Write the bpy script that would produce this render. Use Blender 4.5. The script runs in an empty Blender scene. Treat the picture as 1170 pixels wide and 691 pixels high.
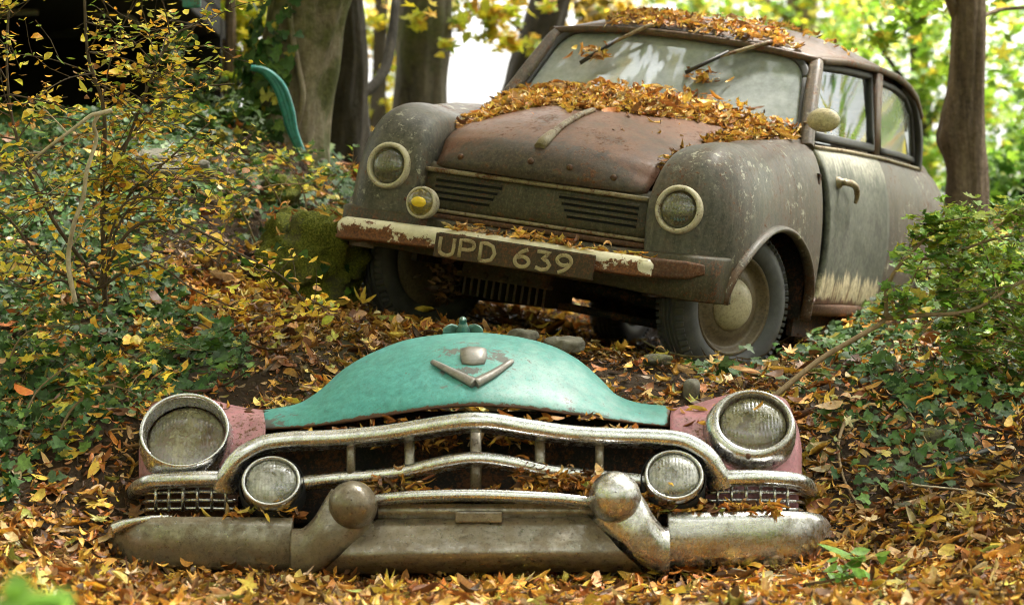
import bpy, bmesh, math, random
import numpy as np
from mathutils import Vector, Matrix, noise as mnoise

rng = np.random.default_rng(7)
random.seed(7)
C = bpy.context.scene.collection
F = 3338.7            # focal length in photo pixels (photo 1170 x 691)
CZ = 0.80             # camera height over the world origin
PI = math.pi

def W(px, py, Y):
    """point at distance Y seen at photo position px,py (used to read sizes off the photo)"""
    return np.array([(px - 585.0) / F * Y, Y, (345.5 - py) / F * Y + CZ])

# ------------------------------------------------------------------ materials
MATS = {}
class NT:
    def __init__(s, name):
        m = bpy.data.materials.new(name); m.use_nodes = True
        s.m = m; s.t = m.node_tree; s.n = s.t.nodes; s.l = s.t.links
        s.n.clear()
        s.out = s.n.new('ShaderNodeOutputMaterial')
        MATS[name] = m
    def node(s, typ, **kw):
        nd = s.n.new(typ)
        for k, v in kw.items():
            if k.startswith('_'): setattr(nd, k[1:], v)
        for k, v in kw.items():
            if not k.startswith('_'):
                key = int(k[1:]) if k[0] == 'i' and k[1:].isdigit() else k.replace('__', ' ')
                s.set(nd, key, v)
        return nd
    def set(s, nd, key, v):
        inp = nd.inputs[key]
        if isinstance(v, bpy.types.NodeSocket): s.l.new(v, inp)
        elif isinstance(v, tuple) and len(v) == 3 and inp.type == 'RGBA': inp.default_value = (*v, 1)
        else: inp.default_value = v
    def coord(s, kind='Object', scale=(1, 1, 1)):
        tc = s.n.new('ShaderNodeTexCoord')
        mp = s.n.new('ShaderNodeMapping'); mp.inputs['Scale'].default_value = scale
        s.l.new(tc.outputs[kind], mp.inputs['Vector'])
        return mp.outputs[0]
    def noise(s, vec, scale, detail=6, rough=.6, dist=0):
        nd = s.node('ShaderNodeTexNoise', Scale=scale, Detail=float(detail), Roughness=rough, Distortion=float(dist))
        s.l.new(vec, nd.inputs['Vector'])
        return nd.outputs['Fac']
    def ramp(s, fac, stops):
        r = s.n.new('ShaderNodeValToRGB'); e = r.color_ramp.elements
        while len(e) < len(stops): e.new(.5)
        for el, (p, c) in zip(e, stops):
            el.position = p
            el.color = (*c, 1) if isinstance(c, tuple) else (c, c, c, 1)
        s.l.new(fac, r.inputs[0])
        return r.outputs[0]
    def mix(s, fac, a, b, typ='MIX'):
        m = s.n.new('ShaderNodeMix'); m.data_type = 'RGBA'; m.blend_type = typ
        for sock, v in ((m.inputs[0], fac), (m.inputs[6], a), (m.inputs[7], b)):
            if isinstance(v, bpy.types.NodeSocket): s.l.new(v, sock)
            elif isinstance(v, tuple): sock.default_value = (*v, 1)
            else: sock.default_value = v
        return m.outputs[2]
    def math(s, op, a, b=0.0):
        m = s.n.new('ShaderNodeMath'); m.operation = op
        for sock, v in ((m.inputs[0], a), (m.inputs[1], b)):
            if isinstance(v, bpy.types.NodeSocket): s.l.new(v, sock)
            else: sock.default_value = v
        return m.outputs[0]
    def bump(s, h, strength=.3, dist=.01):
        return s.node('ShaderNodeBump', Height=h, Strength=strength, Distance=dist).outputs[0]
    def bsdf(s, color, rough=.5, metal=0., normal=None, coat=0., spec=.5, **kw):
        b = s.n.new('ShaderNodeBsdfPrincipled')
        s.set(b, 'Base Color', color); s.set(b, 'Roughness', rough); s.set(b, 'Metallic', metal)
        s.set(b, 'Coat Weight', coat); s.set(b, 'Specular IOR Level', spec)
        if normal is not None: s.l.new(normal, b.inputs['Normal'])
        for k, v in kw.items(): s.set(b, k.replace('_', ' '), v)
        return b.outputs[0]
    def done(s, sh):
        s.l.new(sh, s.out.inputs['Surface']); return s.m

def z_of(t, vec):
    sp = t.n.new('ShaderNodeSeparateXYZ'); t.l.new(vec, sp.inputs[0]); return sp.outputs

# old painted steel: base tones + rust + specks
def mat_paint(name, tones, rust=(.55, .68), rustcol=((.055, .022, .010), (.16, .062, .022)), specks=None, rough=(.32, .6), scale=5., bump=.15, coat=.15, dust=.25, streak=0., zones=()):
    t = NT(name); v = t.coord()
    n1 = t.noise(v, scale, 10, .66, .5); n2 = t.noise(v, scale * 4.3, 9, .72, .3); n3 = t.noise(v, 120., 5, .75); n4 = t.noise(v, scale * 12, 7, .75)
    col = t.ramp(t.mix(.25, n1, n2), tones)
    for axis, pos, width, zc, zamt in zones:                  # where a part of the sheet kept or lost its paint
        d = t.math('SUBTRACT', z_of(t, v)[axis], pos); d = t.math('MULTIPLY', d, 1. / width)
        m = t.ramp(t.math('ADD', d, t.math('MULTIPLY', t.math('SUBTRACT', t.mix(.45, n1, n2), .5), 3.4)), [(0., 0.), (.22, zamt)])
        col = t.mix(m, col, t.mix(n4, tuple(c * .55 for c in zc), tuple(c * 1.45 for c in zc)))
    col = t.mix(.75, col, t.ramp(n4, [(.30, (.16, .16, .16)), (.5, (.5, .5, .5)), (.68, (.86, .85, .82))]), 'OVERLAY')
    if streak:
        vs = t.coord('Object', (1, 1, .09)); sn = t.noise(vs, 26., 7, .7)
        col = t.mix(t.math('MULTIPLY', t.ramp(sn, [(.46, 0.), (.62, 1.)]), streak), col, t.mix(.6, col, (.02, .016, .01)))
        sn2 = t.noise(vs, 41., 6, .7)
        col = t.mix(t.math('MULTIPLY', t.ramp(sn2, [(.58, 0.), (.68, 1.)]), streak * .5), col, (.22, .20, .15))
    # rust breaks through with crisp flaked edges and a darker halo
    rf = t.mix(.5, t.mix(.35, n1, n2), n4)
    rc = t.mix(t.ramp(n3, [(.3, 0.), (.7, 1.)]), *rustcol)
    col = t.mix(t.ramp(rf, [(rust[0] - .08, 0.), (rust[0] - .02, .55)]), col, t.mix(.65, col, rustcol[0]))
    rm = t.ramp(rf, [(rust[0] - .03, 0.), (rust[0] - .005, 1.)])
    col = t.mix(rm, col, rc)
    sm = None
    if specks:
        sm = t.math('MULTIPLY', t.ramp(t.noise(v, specks[1], 8, .8), [(.565, 0.), (.595, 1.)]), t.ramp(t.noise(v, 3.1, 3, .5), [(.42, 0.), (.6, 1.)]))
        col = t.mix(sm, col, specks[0])
    dm = t.math('MULTIPLY', t.ramp(n3, [(.50, 0.), (.66, 1.)]), dust)
    col = t.mix(dm, col, (.25, .22, .155))
    pit = t.ramp(n3, [(.30, .75), (.40, 0.)])
    col = t.mix(pit, col, (.012, .009, .006))
    r = t.ramp(n4, [(.3, rough[0]), (.7, rough[1])])
    r = t.math('MAXIMUM', r, t.math('MULTIPLY', rm, .8))
    nb = t.bump(t.mix(.5, t.mix(.5, n4, n3), rm), bump * 2.2, .004)
    t.done(t.bsdf(col, r, 0., nb, coat=coat, Coat_Roughness=.3, spec=.3))

mat_paint('hood_paint', [(.36, (.046, .032, .022)), (.46, (.118, .058, .036)), (.55, (.19, .086, .052)), (.64, (.068, .046, .033))], rust=(.575, .76), rough=(.36, .62), scale=3.9, coat=.05, dust=.2, streak=.25, zones=((1, .13, -.10, (.040, .037, .028), .8),))
mat_paint('roof_paint', [(.32, (.040, .030, .021)), (.5, (.085, .050, .030)), (.66, (.050, .041, .029))], rust=(.57, .8), rough=(.4, .6), scale=3.4, coat=.05, dust=.15, streak=.3)
mat_paint('body_paint', [(.34, (.034, .034, .027)), (.46, (.080, .076, .060)), (.56, (.112, .090, .070)), (.66, (.056, .058, .047))], rust=(.585, .80), specks=((.38, .37, .28), 30.), rough=(.38, .62), scale=4., coat=.04, dust=.22, streak=.7, zones=((1, .42, .25, (.088, .058, .044), .5), (2, .44, -.09, (.10, .052, .026), .8)))
mat_paint('nose_paint', [(.34, (.028, .025, .012)), (.5, (.056, .049, .026)), (.64, (.036, .031, .016))], rust=(.575, .78), rough=(.42, .64), scale=7., dust=.2, streak=.5, coat=.04)
mat_paint('trim_brass', [(.34, (.12, .095, .05)), (.5, (.27, .22, .13)), (.66, (.12, .09, .05))], rust=(.56, .7), rough=(.36, .55), scale=11., coat=.05)
mat_paint('lamp_cream', [(.34, (.34, .30, .20)), (.5, (.52, .47, .34)), (.66, (.42, .37, .25))], rust=(.575, .70), rough=(.38, .55), scale=12., dust=.1, coat=.05)
mat_paint('plate_paint', [(.3, (.026, .016, .007)), (.6, (.050, .029, .011)), (.8, (.085, .042, .014))], rust=(.55, .72), rough=(.45, .65), scale=9., dust=.06)
mat_paint('plate_letter', [(.3, (.24, .19, .09)), (.5, (.38, .31, .17)), (.7, (.28, .21, .10))], rust=(.58, .70), rough=(.5, .7), scale=25., dust=.1)
mat_paint('rust_iron', [(.3, (.045, .022, .012)), (.6, (.10, .045, .02)), (.8, (.06, .03, .018))], rough=(.6, .8), scale=9., coat=0.)
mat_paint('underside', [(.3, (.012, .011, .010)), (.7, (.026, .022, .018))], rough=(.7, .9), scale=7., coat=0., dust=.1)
mat_paint('sump_metal', [(.3, (.050, .036, .018)), (.7, (.085, .062, .034))], rough=(.6, .8), scale=14., coat=0.)
mat_paint('wheel_paint', [(.3, (.085, .062, .035)), (.6, (.16, .12, .07)), (.8, (.11, .075, .04))], rust=(.64, .74), rough=(.35, .6), scale=8.)
mat_paint('hubcap', [(.34, (.33, .28, .16)), (.5, (.48, .42, .27)), (.66, (.40, .34, .2))], rust=(.59, .8), rough=(.34, .55), scale=9., coat=.05)
mat_paint('pink_paint', [(.34, (.26, .10, .115)), (.5, (.42, .17, .195)), (.66, (.47, .27, .285))], rust=(.57, .72), rough=(.4, .65), scale=8., dust=.3, coat=.03, streak=.6)
mat_paint('trailer_shade', [(.3, (.006, .006, .005)), (.7, (.014, .013, .011))], rust=(.78, .8), rough=(.8, .95), scale=4., coat=0., dust=.02)  # near-black tone carries the deep shade on and under the trailer
mat_paint('pale_pipe', [(.3, (.16, .15, .13)), (.7, (.26, .24, .21))], rough=(.5, .7), scale=9.)
mat_paint('teal_plate', [(.3, (.03, .22, .2)), (.7, (.06, .32, .28))], rough=(.5, .7), scale=9.)

# cream bumper whose lower half has rusted away (the rust front is ragged and fixed to the metal)
t = NT('bumper_cream'); v = t.coord(); sp = z_of(t, v)
n1 = t.noise(v, 9., 8, .7); n2 = t.noise(v, 40., 6, .7); n3 = t.noise(v, 120., 4, .7)
low = t.math('SUBTRACT', .402, sp[2]); low = t.math('MULTIPLY', low, 14.)
rm = t.math('ADD', low, t.math('MULTIPLY', t.math('SUBTRACT', t.mix(.4, n1, n2), .47), 5.2))
rm = t.ramp(rm, [(.40, 0.), (.52, 1.)])
cream = t.ramp(n2, [(.3, (.52, .47, .32)), (.7, (.68, .63, .47))])
rust = t.ramp(n3, [(.3, (.035, .015, .008)), (.55, (.15, .052, .014)), (.75, (.26, .10, .025))])
t.done(t.bsdf(t.mix(rm, cream, rust), t.ramp(rm, [(0., .35), (1., .8)]), 0., t.bump(t.mix(.5, rm, n3), .35, .004)))

# door: dark green-grey with pale flaked streaks at the belt and rust and cream at the sill
t = NT('door_paint'); v = t.coord(); sp = z_of(t, v)
vs = t.coord('Object', (1, 14., 2.2)); n1 = t.noise(v, 4., 8, .65); ns = t.noise(vs, 2.2, 8, .7); n2 = t.noise(v, 60., 5, .7)
base = t.ramp(n1, [(.36, (.040, .043, .032)), (.5, (.085, .088, .068)), (.62, (.055, .054, .042))])
top = t.ramp(t.math('ADD', t.math('MULTIPLY', t.math('SUBTRACT', sp[2], .80), 5.), t.math('SUBTRACT', ns, .62)), [(.0, 0.), (.28, .85)])
base = t.mix(top, base, t.ramp(n2, [(.3, (.20, .195, .155)), (.7, (.34, .325, .26))]))
lo = t.ramp(t.math('ADD', t.math('MULTIPLY', t.math('SUBTRACT', .535, sp[2]), 4.5), t.math('SUBTRACT', ns, .50)), [(.30, 0.), (.42, 1.)])
base = t.mix(lo, base, t.ramp(ns, [(.38, (.10, .038, .016)), (.48, (.40, .35, .22)), (.6, (.45, .39, .26))]))
sill = t.ramp(t.math('ADD', t.math('MULTIPLY', t.math('SUBTRACT', .405, sp[2]), 9.), t.math('SUBTRACT', ns, .5)), [(.2, 0.), (.3, 1.)])
base = t.mix(sill, base, t.ramp(n2, [(.3, (.07, .032, .02)), (.7, (.13, .058, .035))]))
base = t.mix(.7, base, t.ramp(t.noise(v, 48., 8, .75), [(.34, (.18, .18, .18)), (.5, (.5, .5, .5)), (.65, (.85, .84, .82))]), 'OVERLAY')
t.done(t.bsdf(base, t.ramp(n1, [(.3, .45), (.7, .68)]), 0., t.bump(t.mix(.5, ns, n2), .3, .004), spec=.28))

# teal hood with a worn, chalky patch
t = NT('teal_paint'); v = t.coord()
n1 = t.noise(v, 3.6, 9, .65, .4); n2 = t.noise(v, 42., 8, .75); n3 = t.noise(v, 190., 4, .75); n4 = t.noise(v, 14., 9, .72, .3)
col = t.ramp(n2, [(.34, (.028, .185, .162)), (.5, (.055, .275, .245)), (.66, (.095, .355, .318))])
col = t.mix(t.ramp(n1, [(.42, .55), (.58, 0.)]), col, t.mix(.5, col, (.02, .17, .12)))
def near(pt, k, amp, lo, hi):
    vm = t.n.new('ShaderNodeVectorMath'); vm.operation = 'DISTANCE'; t.l.new(v, vm.inputs[0]); vm.inputs[1].default_value = pt
    return t.ramp(t.math('ADD', t.math('MULTIPLY', vm.outputs['Value'], k), t.math('MULTIPLY', t.math('SUBTRACT', t.mix(.5, n4, n2), .5), amp)), [(lo, 1.), (hi, 0.)])
col = t.mix(t.math('MULTIPLY', near((.22, .29, .50), 1.7, 2.2, .04, .46), .5), col, t.mix(n2, (.28, .44, .41), (.50, .60, .57)))
for pt, k_ in (((.057, .411, .592), 6.5), ((-.055, .418, .597), 7.), ((.309, .251, .399), 5.5), ((-.574, .366, .387), 6.), ((.082, .366, .568), 7.), ((-.03, .308, .539), 8.)):
    col = t.mix(near(pt, k_, 5.2, .05, .12), col, t.mix(n3, (.02, .022, .02), (.16, .16, .14)))
vs = t.coord('Object', (1, .35, .12)); sn = t.noise(vs, 30., 7, .72)
col = t.mix(t.ramp(sn, [(.52, 0.), (.66, .45)]), col, t.mix(.5, col, (.03, .06, .045)))
col = t.mix(t.ramp(n3, [(.54, 0.), (.66, .6)]), col, (.045, .085, .06))
col = t.mix(t.ramp(n4, [(.635, 0.), (.65, .8)]), col, (.10, .11, .085))
ra = t.n.new('ShaderNodeAttribute'); ra.attribute_name = 'rim'
rr = t.ramp(t.math('ADD', ra.outputs['Fac'], t.math('MULTIPLY', t.math('SUBTRACT', t.mix(.5, n4, n2), .5), 2.6)), [(.62, 0.), (.72, 1.)])
col = t.mix(rr, col, t.mix(n3, (.03, .014, .008), (.17, .075, .03)))
t.done(t.bsdf(col, t.ramp(n4, [(.3, .36), (.7, .62)]), 0., t.bump(t.mix(.5, t.mix(.5, n2, n3), rr), .35, .003), coat=.08, Coat_Roughness=.3))

def mat_chrome(name, c, dirt, lo, hi, rough=(.18, .42), scale=7., metal=1.):
    t = NT(name); v = t.coord()
    n1 = t.noise(v, scale, 10, .7, .6); n2 = t.noise(v, scale * 7, 9, .78, .3); n3 = t.noise(v, 230., 4, .75); n5 = t.noise(v, 75., 6, .75)
    m = t.ramp(t.mix(.55, n1, n2), [(lo, 0.), (hi, .92)])
    pit = t.ramp(t.noise(v, 105., 3, .6), [(.59, 0.), (.63, .7)]); pit = t.math('MULTIPLY', pit, t.ramp(n1, [(.40, .25), (.56, 1.)]))
    m = t.math('MAXIMUM', m, pit)
    vs = t.coord('Object', (.12, 1, 1)); sc_ = t.noise(vs, 60., 6, .75)
    dc = t.ramp(t.mix(.4, n2, n5), [(.34, dirt[0]), (.62, dirt[1])])
    dc = t.mix(t.ramp(n3, [(.35, .6), (.5, 0.)]), dc, tuple(x * .35 for x in dirt[0]))
    b1 = t.bsdf(t.mix(t.ramp(sc_, [(.45, 0.), (.62, .5)]), c, tuple(x * .5 for x in c)), t.ramp(n5, [(.3, rough[0]), (.7, rough[1])]), metal, t.bump(t.mix(.5, n2, n3), .10, .002))
    b2 = t.bsdf(dc, .75, 0., t.bump(t.mix(.5, n3, n5), .6, .003))
    ms = t.n.new('ShaderNodeMixShader'); t.l.new(m, ms.inputs[0]); t.l.new(b1, ms.inputs[1]); t.l.new(b2, ms.inputs[2])
    t.done(ms.outputs[0])
mat_chrome('chrome', (.66, .66, .65), ((.15, .135, .11), (.38, .36, .31)), .50, .66, rough=(.12, .38))
mat_chrome('chrome_dull', (.58, .57, .55), ((.10, .08, .056), (.31, .28, .225)), .48, .63, rough=(.14, .40))
mat_chrome('chrome_grimy', (.42, .39, .33), ((.045, .034, .016), (.19, .145, .08)), .37, .55, rough=(.2, .45), scale=5.)
mat_chrome('chrome_lens_ring', (.64, .64, .63), ((.12, .10, .07), (.3, .27, .2)), .52, .63)
mat_chrome('pewter', (.30, .285, .26), ((.09, .08, .06), (.24, .22, .19)), .44, .58, rough=(.4, .55))

mat_chrome('reflector', (.62, .58, .45), ((.10, .085, .05), (.26, .23, .15)), .48, .64, rough=(.12, .3))
mat_chrome('reflector_dark', (.20, .18, .12), ((.05, .04, .022), (.14, .12, .07)), .44, .60, rough=(.25, .45))

def mat_lens(name, c1, c2, scale, rib):
    """fluted lamp glass under patchy grime: the bowl and bulb behind show through"""
    t = NT(name); v = t.coord(); n1 = t.noise(v, scale, 8, .7, .4); n2 = t.noise(v, 90., 5, .75)
    w = t.node('ShaderNodeTexWave', Scale=rib, Distortion=.6); t.l.new(v, w.inputs['Vector'])
    col = t.mix(t.ramp(t.mix(.4, n1, n2), [(.42, 0.), (.58, 1.)]), c1, c2)
    nb = t.bump(w.outputs['Fac'], .25, .004)
    df = t.bsdf(col, .3, 0., nb, coat=.8, Coat_Roughness=.06)
    tr = t.node('ShaderNodeBsdfTransparent', Color=(.80, .82, .70)); gl = t.node('ShaderNodeBsdfGlossy', Roughness=.06, Normal=nb)
    m1 = t.n.new('ShaderNodeMixShader'); m1.inputs[0].default_value = .14; t.l.new(tr.outputs[0], m1.inputs[1]); t.l.new(gl.outputs[0], m1.inputs[2])
    m2 = t.n.new('ShaderNodeMixShader'); t.l.new(t.ramp(t.mix(.3, n1, n2), [(.40, .28), (.60, .80)]), m2.inputs[0]); t.l.new(m1.outputs[0], m2.inputs[1]); t.l.new(df, m2.inputs[2])
    t.done(m2.outputs[0])
mat_lens('lens_olive', (.075, .07, .035), (.25, .235, .135), 13., 30.)
mat_lens('lens_clear', (.17, .175, .15), (.46, .46, .41), 14., 34.)
mat_lens('lens_dark', (.05, .047, .03), (.16, .145, .09), 9., 26.)
mat_lens('lens_amber', (.12, .09, .015), (.30, .22, .03), 14., 20.)
t = NT('amber_bulb'); t.done(t.bsdf((.75, .52, .03), .25, 0.))
t = NT('black_rubber'); v = t.coord(); n = t.noise(v, 40., 5, .7)
t.done(t.bsdf(t.ramp(n, [(.3, (.012, .012, .012)), (.7, (.03, .029, .027))]), .6, 0., t.bump(n, .2, .003)))
t = NT('tyre_rubber'); v = t.coord(); n = t.noise(v, 14., 7, .7); n2 = t.noise(v, 90., 4, .7)
t.done(t.bsdf(t.ramp(n, [(.3, (.050, .050, .050)), (.55, (.085, .085, .083)), (.75, (.14, .13, .11))]), .62, 0., t.bump(n2, .25, .003)))
t = NT('dark_gap'); t.done(t.bsdf((.006, .006, .005), .9))

# dirty glass: a film of grime over clear glass
def mat_glass(name, film, lo, hi, c1=(.19, .21, .18), c2=(.40, .43, .40)):
    t = NT(name); v = t.coord(); n1 = t.noise(v, 2.6, 7, .62, .6); n2 = t.noise(v, 40., 5, .7)
    fm = t.ramp(t.mix(.25, n1, n2), [(.3, lo), (.7, hi)])
    gl = t.node('ShaderNodeBsdfGlossy', Roughness=.03, Color=(.9, .95, .95))
    tr = t.node('ShaderNodeBsdfTransparent', Color=(.82, .88, .86))
    lw = t.node('ShaderNodeFresnel', IOR=1.5)
    m1 = t.n.new('ShaderNodeMixShader'); t.l.new(lw.outputs[0], m1.inputs[0]); t.l.new(tr.outputs[0], m1.inputs[1]); t.l.new(gl.outputs[0], m1.inputs[2])
    df = t.bsdf(t.mix(.35, t.ramp(n1, [(.36, c1), (.62, c2)]), t.ramp(n2, [(.36, c1), (.62, c2)])), .3, 0., spec=.4, coat=.15, Coat_Roughness=.15)
    m2 = t.n.new('ShaderNodeMixShader'); t.l.new(fm, m2.inputs[0]); t.l.new(m1.outputs[0], m2.inputs[1]); t.l.new(df, m2.inputs[2])
    t.done(m2.outputs[0])
mat_glass('glass_filmed', .6, .80, .97, (.16, .178, .175), (.33, .355, .355))
mat_glass('glass_clear', .1, .0, .09)
mat_glass('glass_rear', .3, .2, .5)

# leaves: colour comes from the leaf itself (one colour per leaf), thin so light passes through
def mat_leaf(name, transl=.3, rough=.5, spec=.4, veins=True):
    t = NT(name); a = t.n.new('ShaderNodeAttribute'); a.attribute_name = 'leafcol'
    v = t.coord(); n = t.noise(v, 70., 5, .7)
    col = t.mix(.55, a.outputs['Color'], t.ramp(n, [(.34, (.12, .10, .08)), (.66, (.86, .86, .86))]), 'OVERLAY')
    b = t.bsdf(col, rough, 0., t.bump(n, .25, .003), spec=spec)
    tr = t.n.new('ShaderNodeBsdfTranslucent'); t.l.new(col, tr.inputs[0])
    ms = t.n.new('ShaderNodeMixShader'); ms.inputs[0].default_value = transl
    t.l.new(b, ms.inputs[1]); t.l.new(tr.outputs[0], ms.inputs[2]); t.done(ms.outputs[0])
mat_leaf('dead_leaf', .18, .5, .4)
mat_leaf('ivy_leaf', .15, .5, .2)
mat_leaf('shrub_leaf', .42, .45, .4)
mat_leaf('tree_leaf', .5, .5, .3)
mat_leaf('shade_screen_leaf', .06, .6, .2)  # nearly opaque leaf for the unseen masses added to block light

def mat_bark(name, cols, scale=9., moss=None, stretch=.22, bump=.8):
    t = NT(name); v = t.coord('Object', (1, 1, stretch)); v2 = t.coord()
    n1 = t.noise(v, scale, 9, .7, .7); n2 = t.noise(v2, 45., 6, .7); n3 = t.noise(v2, 2.4, 5, .6)
    col = t.ramp(t.mix(.3, n1, n2), cols)
    if moss:
        col = t.mix(t.ramp(n3, [(moss[0], 0.), (moss[1], .85)]), col, t.ramp(n2, [(.3, (.035, .045, .010)), (.7, (.10, .11, .025))]))
    t.done(t.bsdf(col, .85, 0., t.bump(t.mix(.3, n1, n2), bump, .03), spec=.2))
mat_bark('bark_brown', [(.34, (.022, .016, .011)), (.48, (.12, .086, .058)), (.62, (.25, .19, .13))], 8., None, .16, 1.)
mat_bark('bark_mossy', [(.36, (.07, .055, .035)), (.5, (.20, .165, .11)), (.64, (.34, .29, .21))], 5., (.47, .55), .35, .9)
mat_bark('bark_grey', [(.36, (.030, .027, .018)), (.5, (.09, .078, .055)), (.64, (.16, .135, .095))], 5., (.48, .60), .3, .9)
mat_bark('bark_dark', [(.36, (.014, .012, .009)), (.5, (.035, .031, .023)), (.64, (.07, .06, .045))], 6., None, .3, .8)
mat_bark('twig_tan', [(.3, (.14, .095, .05)), (.55, (.25, .18, .10)), (.75, (.34, .26, .16))], 30., None, .5, .3)
mat_bark('twig_pale', [(.34, (.26, .21, .14)), (.5, (.46, .39, .27)), (.66, (.60, .53, .40))], 30., None, .5, .3)
mat_bark('twig_dark', [(.3, (.05, .035, .022)), (.55, (.10, .075, .05)), (.75, (.16, .125, .09))], 30., None, .5, .3)

def mat_stone(name, c, moss=None):
    t = NT(name); v = t.coord(); n1 = t.noise(v, 7., 9, .68, .3); n2 = t.noise(v, 50., 6, .72)
    col = t.ramp(t.mix(.35, n1, n2), c)
    hgt = t.mix(.4, n1, n2)
    if moss:
        n3 = t.noise(v, 5., 6, .65); n4 = t.noise(v, 160., 4, .8)
        m = t.ramp(n3, [(moss[0], 0.), (moss[1], 1.)])
        col = t.mix(m, col, t.ramp(n4, [(.34, (.036, .046, .006)), (.5, (.13, .15, .018)), (.64, (.29, .29, .04))]))
        hgt = t.mix(m, hgt, n4)
    t.done(t.bsdf(col, .85, 0., t.bump(hgt, .8, .02), spec=.25))
mat_stone('stone_grey', [(.3, (.07, .066, .05)), (.55, (.16, .15, .115)), (.75, (.25, .235, .19))])
mat_stone('stone_mossy', [(.3, (.05, .045, .032)), (.55, (.12, .11, .08)), (.75, (.18, .165, .12))], (.42, .54))
mat_stone('boulder_moss', [(.3, (.035, .032, .024)), (.55, (.09, .082, .06)), (.75, (.15, .135, .10))], (.34, .47))

t = NT('soil'); v = t.coord(); n1 = t.noise(v, 4., 9, .7); n2 = t.noise(v, 38., 8, .75); n3 = t.noise(v, 1.1, 5, .6)
col = t.ramp(t.mix(.5, n1, n2), [(.3, (.014, .009, .005)), (.5, (.038, .024, .012)), (.68, (.09, .055, .026))])
col = t.mix(t.ramp(n3, [(.55, 0.), (.7, .6)]), col, (.04, .046, .014))
t.done(t.bsdf(col, .9, 0., t.bump(t.mix(.4, n2, n1), .9, .03), spec=.2))
t = NT('hose_teal'); v = t.coord(); n = t.noise(v, 60., 4, .6)
t.done(t.bsdf(t.ramp(n, [(.3, (.004, .085, .075)), (.7, (.012, .19, .165))]), .45))
t = NT('black_plastic'); v = t.coord(); n = t.noise(v, 50., 4, .6)
t.done(t.bsdf(t.ramp(n, [(.3, (.022, .023, .024)), (.7, (.06, .06, .06))]), .4, 0., t.bump(n, .2, .003)))

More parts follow.
